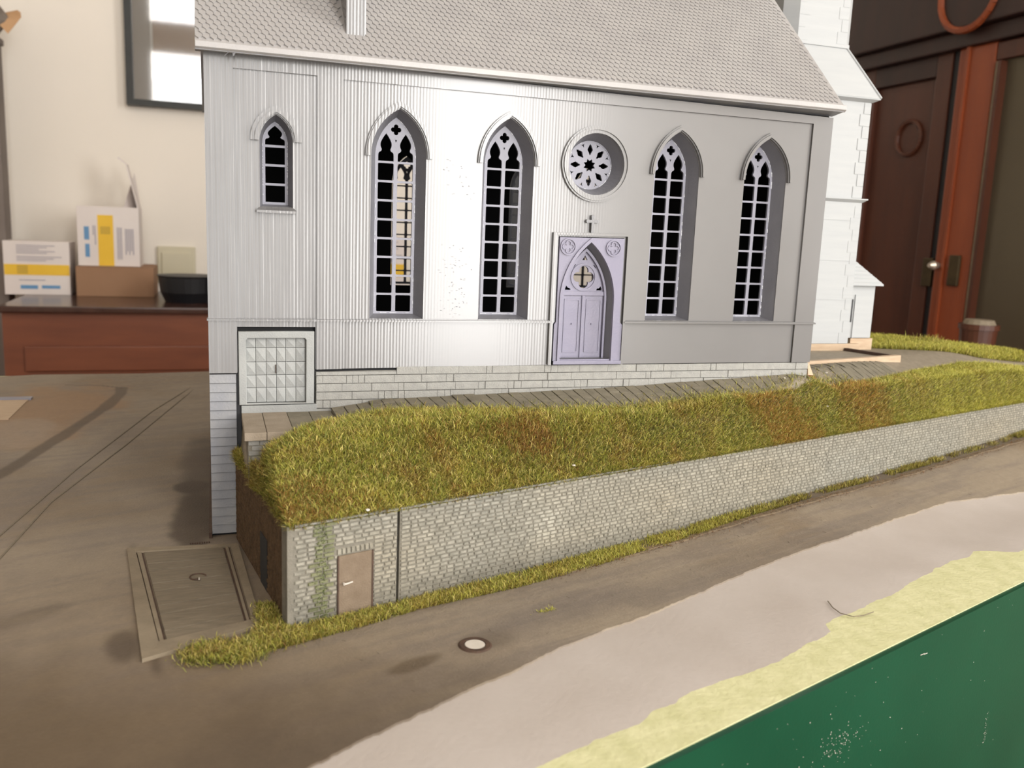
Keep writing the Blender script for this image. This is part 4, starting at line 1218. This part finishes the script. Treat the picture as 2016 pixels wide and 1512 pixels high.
MB().box(.0317, .0320, .0, .0012, -.0032, .0012).build('door_handle', M['rust'], gd)

# stone foundation
fo = empty('stone_foundation', label='low foundation of long pale stone blocks under the church front', cat='foundation')
MB().quad_prism([(.0516, .0008, -.026), (.3500, .0008, -.026), (.3500, .011, -.026), (.0516, .011, -.026)],
                [(.0516, .0008, -.0026), (.3500, .0008, -.0004), (.3500, .011, -.0004), (.0516, .011, -.0026)]).build('mortar_bed', M['joint'], fo)
rb_ = random.Random(11)
zt = -.0002
for r_ in range(6):
    z1_ = -.0003 - r_ * .0043; z0_ = z1_ - .0041
    xx = .0518 if r_ else .0934
    if r_ == 1: z1_ += 0
    while xx < .350:
        L = rb_.uniform(.012, .019) if rb_.random() < .62 else rb_.uniform(.0030, .0042)
        x1_ = min(xx + L, .3503)
        if x1_ - xx > .001 and z1_ > float(pl(np.array([x1_]), ZP)) - .004:
            pz = .0001 * rb_.randint(-2, 2)
            MB().box(xx + .0001, x1_ - .0001, -.0003 + pz, .0009, z0_ + .0001, z1_ - .0001).build('block', M['block'], fo)
        xx = x1_
MB().box(.0518, .0932, -.0002, .0009, -.0043, -.0027).build('block', M['block'], fo)
setp(MB().box(.0150, .0520, -.0010, .010, -.0232, -.0192).build('door_beam', M['garage'], bevel=.0002), 'pale grey beam under the small square church door', 'beam')
crk = MB().quad_prism([(.3505, -.001, -.0080), (.3560, .001, -.0085), (.3545, .004, -.0085), (.3505, .003, -.008)], [(.3504, .0, -.0008), (.3520, .0005, -.0015), (.3518, .002, -.0018), (.3504, .002, -.001)])
setp(crk.build('plaster_chip', M['wood_pale']), 'crumbled beige plaster chip at the right corner of the foundation', 'chip')

# corner pillar with slats
cpil = empty('corner_pillar', label='tall grey ribbed pillar below the left corner of the church', cat='pillar')
MB().box(.0002, .0125, .0006, .012, Z0, -.0030).build('core', M['black_sheet'], cpil)
nS = 18; hS = (-.0032 - Z0 - .0012) / nS
for k in range(nS):
    z0_ = Z0 + .0012 + k * hS
    MB().quad_prism([(.0001, -.0012, z0_ + .0002), (.0126, -.0012, z0_ + .0002), (.0126, .0010, z0_ + .0002), (.0001, .0010, z0_ + .0002)],
                    [(.0001, -.0004, z0_ + hS - .0001), (.0126, -.0004, z0_ + hS - .0001), (.0126, .0010, z0_ + hS - .0001), (.0001, .0010, z0_ + hS - .0001)]).build('slat', M['slat'], cpil)
MB().box(.0128, .0150, .001, .008, Z0, -.0030).build('dark_joint', M['black'], cpil)

# ------------------------------------------------------------------ nave roof
PIT = .7575; CP, SP = math.cos(PIT), math.sin(PIT)
YE, ZE = -.0090, .1509
XA, XB = -.0035, .3519
SL = (D / 2 - YE) / CP
rf = bpy.data.objects.new('roof', None); COL.objects.link(rf); rf.parent = ch; rf.empty_display_size = .01


def rp(x, s, h): return (x, YE + s * CP - h * SP, ZE + s * SP + h * CP)


MB().quad_prism([rp(XA, 0, -.0016), rp(XB, 0, -.0016), rp(XB, SL, -.0016), rp(XA, SL, -.0016)], [rp(XA, 0, 0), rp(XB, 0, 0), rp(XB, SL, 0), rp(XA, SL, 0)]).build('roof_deck', M['roof'], rf)
yr = 2 * (D / 2)
MB().quad_prism([(XA, D + .009, ZE), (XB, D + .009, ZE), rp(XB, SL, -.0016), rp(XA, SL, -.0016)], [(XA, D + .010, ZE + .002), (XB, D + .010, ZE + .002), rp(XB, SL, 0), rp(XA, SL, 0)]).build('rear_slope', M['roof'], rf)
ea = MB()
ea.quad_prism([(XA, YE - .0006, ZE - .0016), (XB + .001, YE - .0006, ZE - .0016), (XB + .001, YE + .0012, ZE - .0030), (XA, YE + .0012, ZE - .0030)],
              [(XA, YE - .0002, ZE + .0010), (XB + .001, YE - .0002, ZE + .0010), (XB + .001, YE + .0030, ZE + .0014), (XA, YE + .0030, ZE + .0014)])
ea.build('eave_gutter', M['roof'], rf, .0003)
MB().quad_prism([(XA, -.0085, .1482), (XB, -.0085, .1482), (XB, .002, .1466), (XA, .002, .1490)],
                [(XA, -.0085, .1490), (XB, -.0085, .1490), (XB, .002, .1500), (XA, .002, .1500)]).build('soffit', M['slat'], rf)
g1 = MB().quad_prism([(0.0, .0016, .149), (W, .0016, .1452), (W, D, .149), (0, D, .149)], [(0.0, D / 2 - .001, .28), (W, D / 2 - .001, .28), (W, D / 2 + .001, .28), (0, D / 2 + .001, .28)])
g1.build('gable_core', M['black_sheet'], rf)
# shingles: pointed slates laid in offset rows
TW, TR = .0033, .00372
tb_ = MB()
hw_ = TW / 2 - .00012; Lt = TR * 1.30


def tile_geo(x, s):
    s0 = s; t0, t1 = .00075, .00022
    pts = [(x, s0 - .0002), (x + hw_, s0 + TR * .42), (x + hw_, s0 + Lt), (x - hw_, s0 + Lt), (x - hw_, s0 + TR * .42)]
    hts = [t0, t0 * .85, t1, t1, t0 * .85]
    top = [rp(p_[0], p_[1], h_) for p_, h_ in zip(pts, hts)]; bot = [rp(p_[0], p_[1], -.0002) for p_ in pts]
    return bot + top


TF = [(5, 6, 7, 8, 9), (0, 1, 6, 5), (1, 2, 7, 6), (3, 4, 9, 8), (4, 0, 5, 9)]
tiles = []
nr = int((SL - .002) / TR)
for r_ in range(nr):
    s = .0030 + r_ * TR
    x = XA + TW / 2 + (TW / 2 if r_ % 2 else 0)
    while x < XB - TW / 2 + .0002:
        if not (.0655 < x < .0768 and .0155 < s < .08): tiles.append((x, s))
        x += TW


def nearness(t):
    p_ = Vector(rp(t[0], t[1], 0)) - CAM; vis = t[1] < .036 + .0 * t[0]
    return p_.length + (0 if vis else 1)


tiles.sort(key=nearness)
proto = None
for x, s in tiles[:300]:
    if proto is None:
        me = bpy.data.meshes.new('roof_tile'); me.from_pydata([tuple(Vector(v_) - Vector(rp(x, s, 0))) for v_ in tile_geo(x, s)], [], TF); me.update(); me.materials.append(M['roof']); proto = me
    o_ = bpy.data.objects.new('roof_tile', proto); COL.objects.link(o_); o_.parent = rf; o_.location = rp(x, s, 0)
V = []; F = []
for x, s in tiles[300:]:
    n = len(V); V += tile_geo(x, s); F += [tuple(n + i for i in f) for f in TF]
me = bpy.data.meshes.new('roof_tiling'); me.from_pydata(V, [], F); me.update()
link('roof_tiling', me, M['roof'], rf)['kind'] = 'stuff'
# dormer rising from the slope
q0 = rp(.0665, .0195, 0)
dm = MB()
dm.quad_prism([(.0665, q0[1], q0[2] - .002), (.0762, q0[1], q0[2] - .002), (.0762, q0[1] + .05, q0[2] + .05 * SP / CP - .004), (.0665, q0[1] + .05, q0[2] + .05 * SP / CP - .004)],
              [(.0665, q0[1], q0[2] + .045), (.0762, q0[1], q0[2] + .045), (.0762, q0[1] + .05, q0[2] + .055), (.0665, q0[1] + .05, q0[2] + .055)])
dm.build('dormer', M['facade'], rf)
MB().box(.0740, .0745, q0[1] - .0003, q0[1], q0[2] - .001, q0[2] + .045).build('dormer_batten', M['facade'], rf)
gb = MB()
for k in range(7):
    a = Vector((.0133 + rs.uniform(-.0006, .0006), YE + .001 + rs.uniform(-.0003, .0003), .1486 + rs.uniform(-.0012, .0)))
    gb.cone(a, a + Vector((rs.uniform(-.0005, .0005), -.0003, -.0010)), .0004, .0002, 6)
gb.cone((.0122, YE + .0005, .1492), (.0092, YE + .0002, .1462), .00015, .0001, 6)
gb.build('glue_blob', M['plastic'], rf)

# ------------------------------------------------------------------ tower
tw = empty('church_tower', label='pale white plastic church tower with a sloping shoulder behind the nave', cat='tower')
TY = .115; TXL, TXR = .3975, .4730; TD = .0755
ZB = -.0040
MB().box(TXL, TXR, TY, TY + TD, ZB, .104).build('lower_stage', M['white'], tw)
MB().box(TXL, TXR - .0008, TY + .0002, TY + TD, .104, .180).build('middle_stage', M['white'], tw)
cs_ = MB()


def cornice(mb, z0_, z1_, out, xr=TXR):
    mb.quad_prism([(TXL, TY, z0_), (xr, TY, z0_), (xr, TY + TD, z0_), (TXL, TY + TD, z0_)],
                  [(TXL - out, TY - out, z1_), (xr + out, TY - out, z1_), (xr + out, TY + TD + out, z1_), (TXL - out, TY + TD + out, z1_)])
    mb.box(TXL - out, xr + out, TY - out, TY + TD + out, z1_, z1_ + .0008)


cornice(cs_, .1040, .1062, .0030); cs_.build('string_course', M['white'], tw)
c2_ = MB(); cornice(c2_, .1775, .1795, .0040); c2_.build('cornice', M['white'], tw)
sh = MB(); o1 = .0042
ux0, ux1, uy0, uy1 = .4150, .4590, TY + .0185, TY + TD - .0185
sh.quad_prism([(TXL - o1, TY - o1, .1803), (TXR + o1, TY - o1, .1803), (TXR + o1, TY + TD + o1, .1803), (TXL - o1, TY + TD + o1, .1803)],
              [(ux0, uy0, .2190), (ux1, uy0, .2190), (ux1, uy1, .2190), (ux0, uy1, .2190)])
sh.build('shoulder', M['white'], tw)
MB().tube([(TXR + o1, TY - o1, .1806), (ux1, uy0, .2192)], .0009, 8).build('hip_ridge', M['white'], tw)
MB().tube([(TXL - o1, TY - o1, .1806), (ux0, uy0, .2192)], .0009, 8).build('hip_ridge', M['white'], tw)
MB().box(ux0 - .001, ux1 + .0015, uy0 - .0015, uy0 + .002, .2180, .2205).build('fillet', M['white'], tw)
ch_ = .0085
oc = [(ux0, uy0), (ux1, uy0), (ux1 + ch_, uy0 + ch_), (ux1 + ch_, uy1 - ch_), (ux1, uy1), (ux0, uy1), (ux0 - ch_, uy1 - ch_), (ux0 - ch_, uy0 + ch_)]
MB().quad_prism([(a, b, .196) for a, b in oc], [(a, b, .36) for a, b in oc]).build('upper_stage', M['white'], tw)


def quoins(x_edge, sgn, y_, z0_, z1_):
    z = z0_; k = 0
    while z < z1_ - .004:
        L = .0060 if k % 2 else .0090
        a, b = sorted((x_edge, x_edge + sgn * L))
        MB().box(a, b, y_ - .0002, y_ + .0002, z + .0001, min(z + .0085, z1_)).build('quoin', M['white'], tw)
        z += .0088; k += 1


quoins(TXR, -1, TY, ZB, .103); quoins(TXR - .0008, -1, TY, .1075, .177)
quoins(ux1, -1, uy0, .2208, .30); quoins(ux0, 1, uy0, .2208, .30)
for zz in (.0905, .060, .030):
    MB().box(TXL, TXR, TY - .0003, TY, zz, zz + .0004).build('layer_line', M['white'], tw)
MB().box(.4752, .4776, TY + .0035, TY + .0045, .0125, .0304).build('slit_window', M['black'], tw)
lt = MB().quad_prism([(TXR - .001, TY + .004, ZB + .004), (.4975, TY + .004, ZB + .004), (.4975, TY + .04, ZB + .004), (TXR - .001, TY + .04, ZB + .004)],
                     [(TXR - .001, TY + .004, .0420), (.4975, TY + .004, .0420), (.4975, TY + .04, .0420), (TXR - .001, TY + .04, .0420)])
lt.build('stair_annex', M['white'], tw)
MB().box(.4790, .4800, TY + .0030, TY + .0042, ZB + .004, .034).build('annex_pilaster', M['white'], tw)
ar = MB()
Aq = [(TXR - .002, TY + .000, .0425), (.5020, TY + .000, .0425), (.5020, TY + .045, .0425), (TXR - .002, TY + .045, .0425)]
ar.quad_prism([(a, b, c_ - .0012) for a, b, c_ in Aq], Aq)
ar.quad_prism(Aq, [(TXR - .002, TY + .0215, .0700), (.4742, TY + .0215, .0695), (.4742, TY + .0235, .0695), (TXR - .002, TY + .0235, .0700)])
ar.build('annex_roof', M['white'], tw)
at_ = MB()
for r_ in range(9):
    z = .0440 + r_ * .0029; f_ = (z - .0425) / .0272; yy = TY + .0215 * f_; xr_ = .5020 - (.5020 - .4742) * f_
    at_.box(TXR, xr_ - .0004, yy - .0005, yy + .0006, z - .0003, z + .0004)
at_.build('annex_tiling', M['white'], tw)['kind'] = 'stuff'
ba = MB().box(.385, .4840, TY - .001, TY + .004, -.0115, ZB - .0002)
ba.box(.4790, .5000, TY + .004, TY + .008, -.0115, -.0005)
ba.box(TXL, TXR, TY + .004, TY + TD, -.02, ZB)
setp(ba.build('tower_base', M['wood_pale']), 'bare pale wooden base strip under the white tower', 'base')


# ------------------------------------------------------------------ turf
def blades(name, px, py, pz, cols, length, width, label, cat='grass', upright=.42, seed=1, group=None, bias=None):
    r = np.random.default_rng(seed); N = len(px)
    L = length * r.uniform(.55, 1.25, N)
    az = r.uniform(0, 2 * np.pi, N); lean = r.beta(2, 2, N) * (1 - upright) * 2.2 + .1
    az2 = az + r.normal(0, .9, N)
    w = width * r.uniform(.7, 1.3, N)
    d1 = np.stack([np.cos(az) * np.sin(lean), np.sin(az) * np.sin(lean), np.cos(lean)], 1)
    if bias is not None:
        d1[:, :2] += bias; d1 /= np.linalg.norm(d1, axis=1)[:, None]
    lean2 = np.clip(lean + r.uniform(.1, 1.1, N), 0, 1.75)
    d2 = np.stack([np.cos(az2) * np.sin(lean2), np.sin(az2) * np.sin(lean2), np.cos(lean2)], 1)
    sd_ = np.stack([-np.sin(az + r.normal(0, .8, N)), np.cos(az), np.zeros(N)], 1)
    sd_ /= np.linalg.norm(sd_, axis=1)[:, None]
    P0 = np.stack([px, py, pz - .0004], 1); P1 = P0 + d1 * (L * .55)[:, None]; P2 = P1 + d2 * (L * .45)[:, None]
    hwid = (w / 2)[:, None] * sd_
    Vv = np.stack([P0 - hwid, P0 + hwid, P1 - hwid * .85, P1 + hwid * .85, P2], 1).reshape(-1, 3)
    i = np.arange(N)[:, None] * 5
    Ff = np.concatenate([i + np.array([[0, 1, 3]]), i + np.array([[0, 3, 2]]), i + np.array([[2, 3, 4]])], 0)
    me_ = np_mesh(name, Vv, Ff)
    shade = np.array([.55, .55, .95, .95, 1.25])      # fibre tint runs darker at the root, brighter at the tip
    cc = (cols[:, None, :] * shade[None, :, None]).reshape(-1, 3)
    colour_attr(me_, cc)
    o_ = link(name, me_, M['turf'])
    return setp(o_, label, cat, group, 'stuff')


GREEN = np.array(lin((138, 136, 48))); LGREEN = np.array(lin((182, 178, 76))); OLIVE = np.array(lin((132, 114, 46)))
BROWN = np.array(lin((142, 96, 48))); STRAW = np.array(lin((214, 196, 118))); DGREEN = np.array(lin((102, 116, 54))); RUST = np.array(lin((168, 118, 58)))


def turf_cols(px, py, seed, brown=.5, light=.0):
    r = np.random.default_rng(seed + 50); N = len(px)
    n1 = vnoise(px, py, 38, seed); n2 = vnoise(px, py, 110, seed + 1); n3 = vnoise(px, py, 75, seed + 2)
    c = np.repeat(GREEN[None], N, 0)

    def mx(w, col):
        nonlocal c
        w = np.clip(w, 0, 1)[:, None]; c = c * (1 - w) + col * w
    mx(sstep(.45, .7, n2) * .7, OLIVE); mx(sstep(.52, .72, n3) * .8, LGREEN)
    mx(sstep(.60, .42, n2) * .35, DGREEN)
    mx(sstep(.54, .70, n1) * brown * .75 * sstep(.35, .6, n2), BROWN)
    q = r.random(N)
    mx((q < .20) * .85, STRAW); mx(((q > .20) & (q < .44)) * .75, LGREEN); mx((q > .90) * .8, BROWN); mx(((q > .8) & (q < .9)) * .6, DGREEN)
    mx(np.full(N, light), LGREEN)
    return c * r.uniform(.60, 1.30, N)[:, None]


# main slope
N = 420000
r = np.random.default_rng(21)
gx = .012 + .676 * r.random(N) ** 1.25
yl = wall_y(gx) + .0003; yh = np.where(gx < .0155, -.003, np.minimum(pl(gx, GE) + .001, yback(gx)))
gy = yl + (yh - yl) * r.random(N) ** (1 + 1.6 * sstep(.15, .28, gx) * (r.random(N) < .5))
keep = (yh > yl) & (r.random(N) < np.clip((yh - yl) / .075, .55, 1))
u_, v_ = touv(gx, gy)
keep &= ~((gx > .0152) & (gx < .034 + (gy + .046) * .9) & (gy > -.0465))
keep &= ~((np.hypot((gx - .368) / .014, (gy - .006) / .0040) < 1) & (r.random(N) < .7))
edge = (gy > pl(gx, GE) - .003)
keep &= ~(edge & (r.random(N) < .45 * vnoise(gx, gy, 120, 77)))
gx, gy = gx[keep], gy[keep]
cols = turf_cols(gx, gy, 31, .75)
for (bx, by, brx, bry, k, bc) in ((.145, -.060, .022, .008, .55, BROWN), (.03, -.105, .022, .016, .45, BROWN), (.33, -.020, .05, .008, .60, RUST), (.385, .010, .040, .010, .6, RUST), (.052, -.10, .01, .01, .4, BROWN)):
    w = sstep(1.4, .5, np.hypot((gx - bx) / brx, (gy - by) / bry) + (vnoise(gx, gy, 90, 41) - .5) * 1.2) * k
    m_ = r.random(len(gx)) < w; cols[m_] = cols[m_] * .25 + bc * .75
w = sstep(.38, .52, gx) * .45; cols = cols * (1 - w[:, None]) + LGREEN * w[:, None] * 1.05
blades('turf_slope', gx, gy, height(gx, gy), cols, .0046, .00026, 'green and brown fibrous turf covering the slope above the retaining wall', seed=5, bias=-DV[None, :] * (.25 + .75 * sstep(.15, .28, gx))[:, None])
# thin fibres straying over the path edge
n_ = 5000; gx = .06 + .34 * r.random(n_); gy = pl(gx, GE) + r.exponential(.0035, n_)
k_ = (gy < -.002) | (gx > .352)
gx, gy = gx[k_], gy[k_]
gx = gx[::1]
blades('stray_turf_fibres', gx, gy, height(gx, gy) + .0012, turf_cols(gx, gy, 35, .3, .2), .0036, .00022, 'sparse turf fibres scattered over the edge of the slab path', upright=.2, seed=6)
# second band behind
N = 60000
gx = .485 + .20 * r.random(N); lo = pl(gx, BF) + .002; hi = yback(gx) - .002
gy = lo + (hi - lo) * r.random(N); keep = hi > lo; gx, gy = gx[keep], gy[keep]
blades('turf_bank', gx, gy, height(gx, gy) - .0005, turf_cols(gx, gy, 61, .2, .45), .0055, .00038, 'light green turf strip behind the grey path beside the tower', upright=.7, seed=7)
# verge at the foot of the wall
N = 75000
gu = r.random(N) * .70 - .030
vw = pl(gu, [(-.035, .013), (0, .013), (.03, .012), (.055, .0095), (.11, .0128), (.19, .0118), (.25, .0090), (.35, .006), (.65, .007)])
dens = pl(gu, [(-.035, .8), (-.0, 1.2), (.1, 1.4), (.22, 1.2), (.26, .5), (.33, .15), (.40, .22), (.46, .30), (.52, .12), (.58, .15), (.61, .6), (.66, .8)])
gv = -.0005 - vw * r.random(N) ** .9
gx, gy = uv(gu, gv)
keep = (r.random(N) < dens * sstep(.25, .7, vnoise(gx, gy, 95, 83) + .12 * (gu < .16)) * 1.3)
keep &= ~((gu < 0) & (gv > -.001))
gx, gy, gu, gv = gx[keep], gy[keep], gu[keep], gv[keep]
cols = turf_cols(gx, gy, 71, .5, .15)
yl_ = sstep(.12, .17, gu) * sstep(.30, .22, gu) * .6 * (r.random(len(gu)) < .6); cols = cols * (1 - yl_[:, None]) + LGREEN * yl_[:, None]
br_ = (r.random(len(gu)) < .25 + .5 * sstep(.24, .34, gu)); cols[br_] = cols[br_] * .4 + OLIVE * .5 * .6 + BROWN * .1
dk = sstep(.02, -.01, gu) * .5; cols = cols * (1 - dk[:, None]) + OLIVE * .8 * dk[:, None]
blades('verge_grass', gx, gy, Z0 + rise(gu, gv) + .0002, cols, .0036, .00024, 'low green grass verge growing along the foot of the retaining wall', upright=.6, seed=8)
n_ = 5000; gu = r.uniform(.12, .64, n_); gv = -.0105 - r.exponential(.0012, n_); gx, gy = uv(gu, gv)
blades('kerb_fibres', gx, gy, Z0 + rise(gu, gv) + .0006, np.repeat((BROWN * .55)[None], n_, 0) * r.uniform(.6, 1.4, n_)[:, None], .0018, .0002, 'short brown fibres stuck along the kerb beside the verge', upright=.2, seed=22)
# corner tuft running to the hatch
N = 9000
t = r.random(N); gx = .030 - .036 * t + r.normal(0, .0035, N); gy = -.1245 - .012 * t + r.normal(0, .0038, N) + .004 * np.sin(t * 9)
gx2 = .0175 + .010 * r.random(3000) + r.normal(0, .0012, 3000); gy2 = -.094 - .028 * r.random(3000)
gx = np.concatenate([gx, gx2]); gy = np.concatenate([gy, gy2])
u_, v_ = touv(gx, gy); ok = (v_ < -.001) | (gx < .0117 + (-.0066 - gy) / .1111 * .0174 - .0012); gx, gy = gx[ok], gy[ok]
blades('corner_grass', gx, gy, np.full(len(gx), Z0 + .001), turf_cols(gx, gy, 91, .8, 0) * .85, .0036, .00026, 'dark green and brown grass tuft at the wall corner beside the hatch', upright=.5, seed=9)
n_ = 130; gx = .1355 + r.normal(0, .0022, n_); gy = -.1245 + r.normal(0, .0008, n_) + (gx - .1355) * .3
blades('weed_tuft', gx, gy, np.full(n_, Z0), turf_cols(gx, gy, 95, .1, .6), .0024, .00026, 'single light green weed tuft lying on the road', upright=.2, seed=10)
# mossy streak on the wall
N = 320; gu = .0135 + r.normal(0, .0016, N); zz = TOP - (TOP - Z0) * r.random(N)
gx, gy = uv(gu, -.0004 + 0 * gu)
blades('wall_moss', gx, gy, zz, np.repeat((DGREEN * .9)[None], N, 0), .0013, .0003, 'greenish moss streak hanging down the left end of the wall', 'moss', upright=.1, seed=12)
# overhanging fibres along the wall top
N = 16000; gu = r.random(N) ** 1.1 * .65; gx, gy = uv(gu, r.uniform(-.0006, .003, N))
blades('overhang_turf', gx, gy, TOP + .0003 + 0 * gx, turf_cols(gx, gy, 97, .6, .0) * .85, .0034, .00026, 'turf fibres overhanging the top edge of the retaining wall', upright=.15, seed=13)
N = 7000; t = np.concatenate([r.random(4000), r.uniform(.30, .62, 3000)]); gx = .0117 + .0174 * t + r.uniform(-.0003, .0016, N); gy = -.0066 - .1111 * t
hgt = .0015 + .0085 * sstep(.26, .38, t) * sstep(.80, .50, t)
blades('return_overhang_turf', gx, gy, TOP - .001 + hgt * r.random(N), turf_cols(gx, gy, 98, .7, .0) * .8, .0034, .00026, 'turf fibres overhanging the dark left return of the retaining wall', upright=.2, seed=15)
# ferny clump silhouetted behind
n_ = 500; gx = .600 + r.normal(0, .008, n_); gy = .165 + r.normal(0, .004, n_)
blades('weed_clump', gx, gy, height(gx, gy) + .001, turf_cols(gx, gy, 99, .2, 0), .0085, .0004, 'wispy weed clump on the rear edge of the turf strip', upright=.6, seed=14)


def crumb(x, y, z, s, label, seed):
    rr_ = random.Random(seed); b_ = bmesh.new(); bmesh.ops.create_icosphere(b_, subdivisions=1, radius=s)
    for v_ in b_.verts: v_.co = Vector((v_.co.x * rr_.uniform(.7, 1.5), v_.co.y * rr_.uniform(.7, 1.3), v_.co.z * rr_.uniform(.4, .8))) + Vector((x, y, z))
    me_ = bpy.data.meshes.new('paint_crumb'); b_.to_mesh(me_); b_.free()
    setp(link('paint_crumb', me_, M['pale']), label, 'crumb')


def hz(x, y): return float(height(np.array([x]), np.array([y]))[0])


crumb(.0610, -.1085, hz(.061, -.1085) + .0035, .0011, 'pale crumb lying in the turf at the left above the wall seam', 1)
crumb(.1675, -.0700, hz(.1675, -.07) + .0035, .0010, 'pale crumb lying in the middle of the turf slope near the wall top', 2)
crumb(.3640, -.0050, hz(.364, -.005) + .0012, .0011, 'pale crumb on the bare brown soil patch by the path', 3)
crumb(.3300, -.0060, hz(.33, -.006) + .0016, .0008, 'tiny pale crumb on the slabs near the right end of the church', 4)
crumb(.3790, .0180, hz(.379, .018) + .0016, .0008, 'tiny pale crumb on the slabs by the wooden batten', 5)
dbr = MB(); rr_ = random.Random(9)
for k in range(120):
    uu_ = rr_.uniform(.0, .5); vv_ = rr_.uniform(-.10, -.02) if k % 3 else rr_.uniform(-.05, -.015)
    x, y = uv(uu_, vv_)
    if vv_ < float(pl(np.array([uu_]), B1)) + .004: continue
    a = rr_.uniform(0, 3.1); L = rr_.uniform(.0006, .0022)
    dbr.cone((x, y, Z0 + float(rise(uu_, vv_)) + .0002), (x + L * math.cos(a), y + L * math.sin(a), Z0 + float(rise(uu_, vv_)) + .0005), .00010, .00006, 4)
o = dbr.build('loose_fibres', M['hatch']); setp(o, 'loose dark fibres scattered over the road surface', 'debris', None, 'stuff')
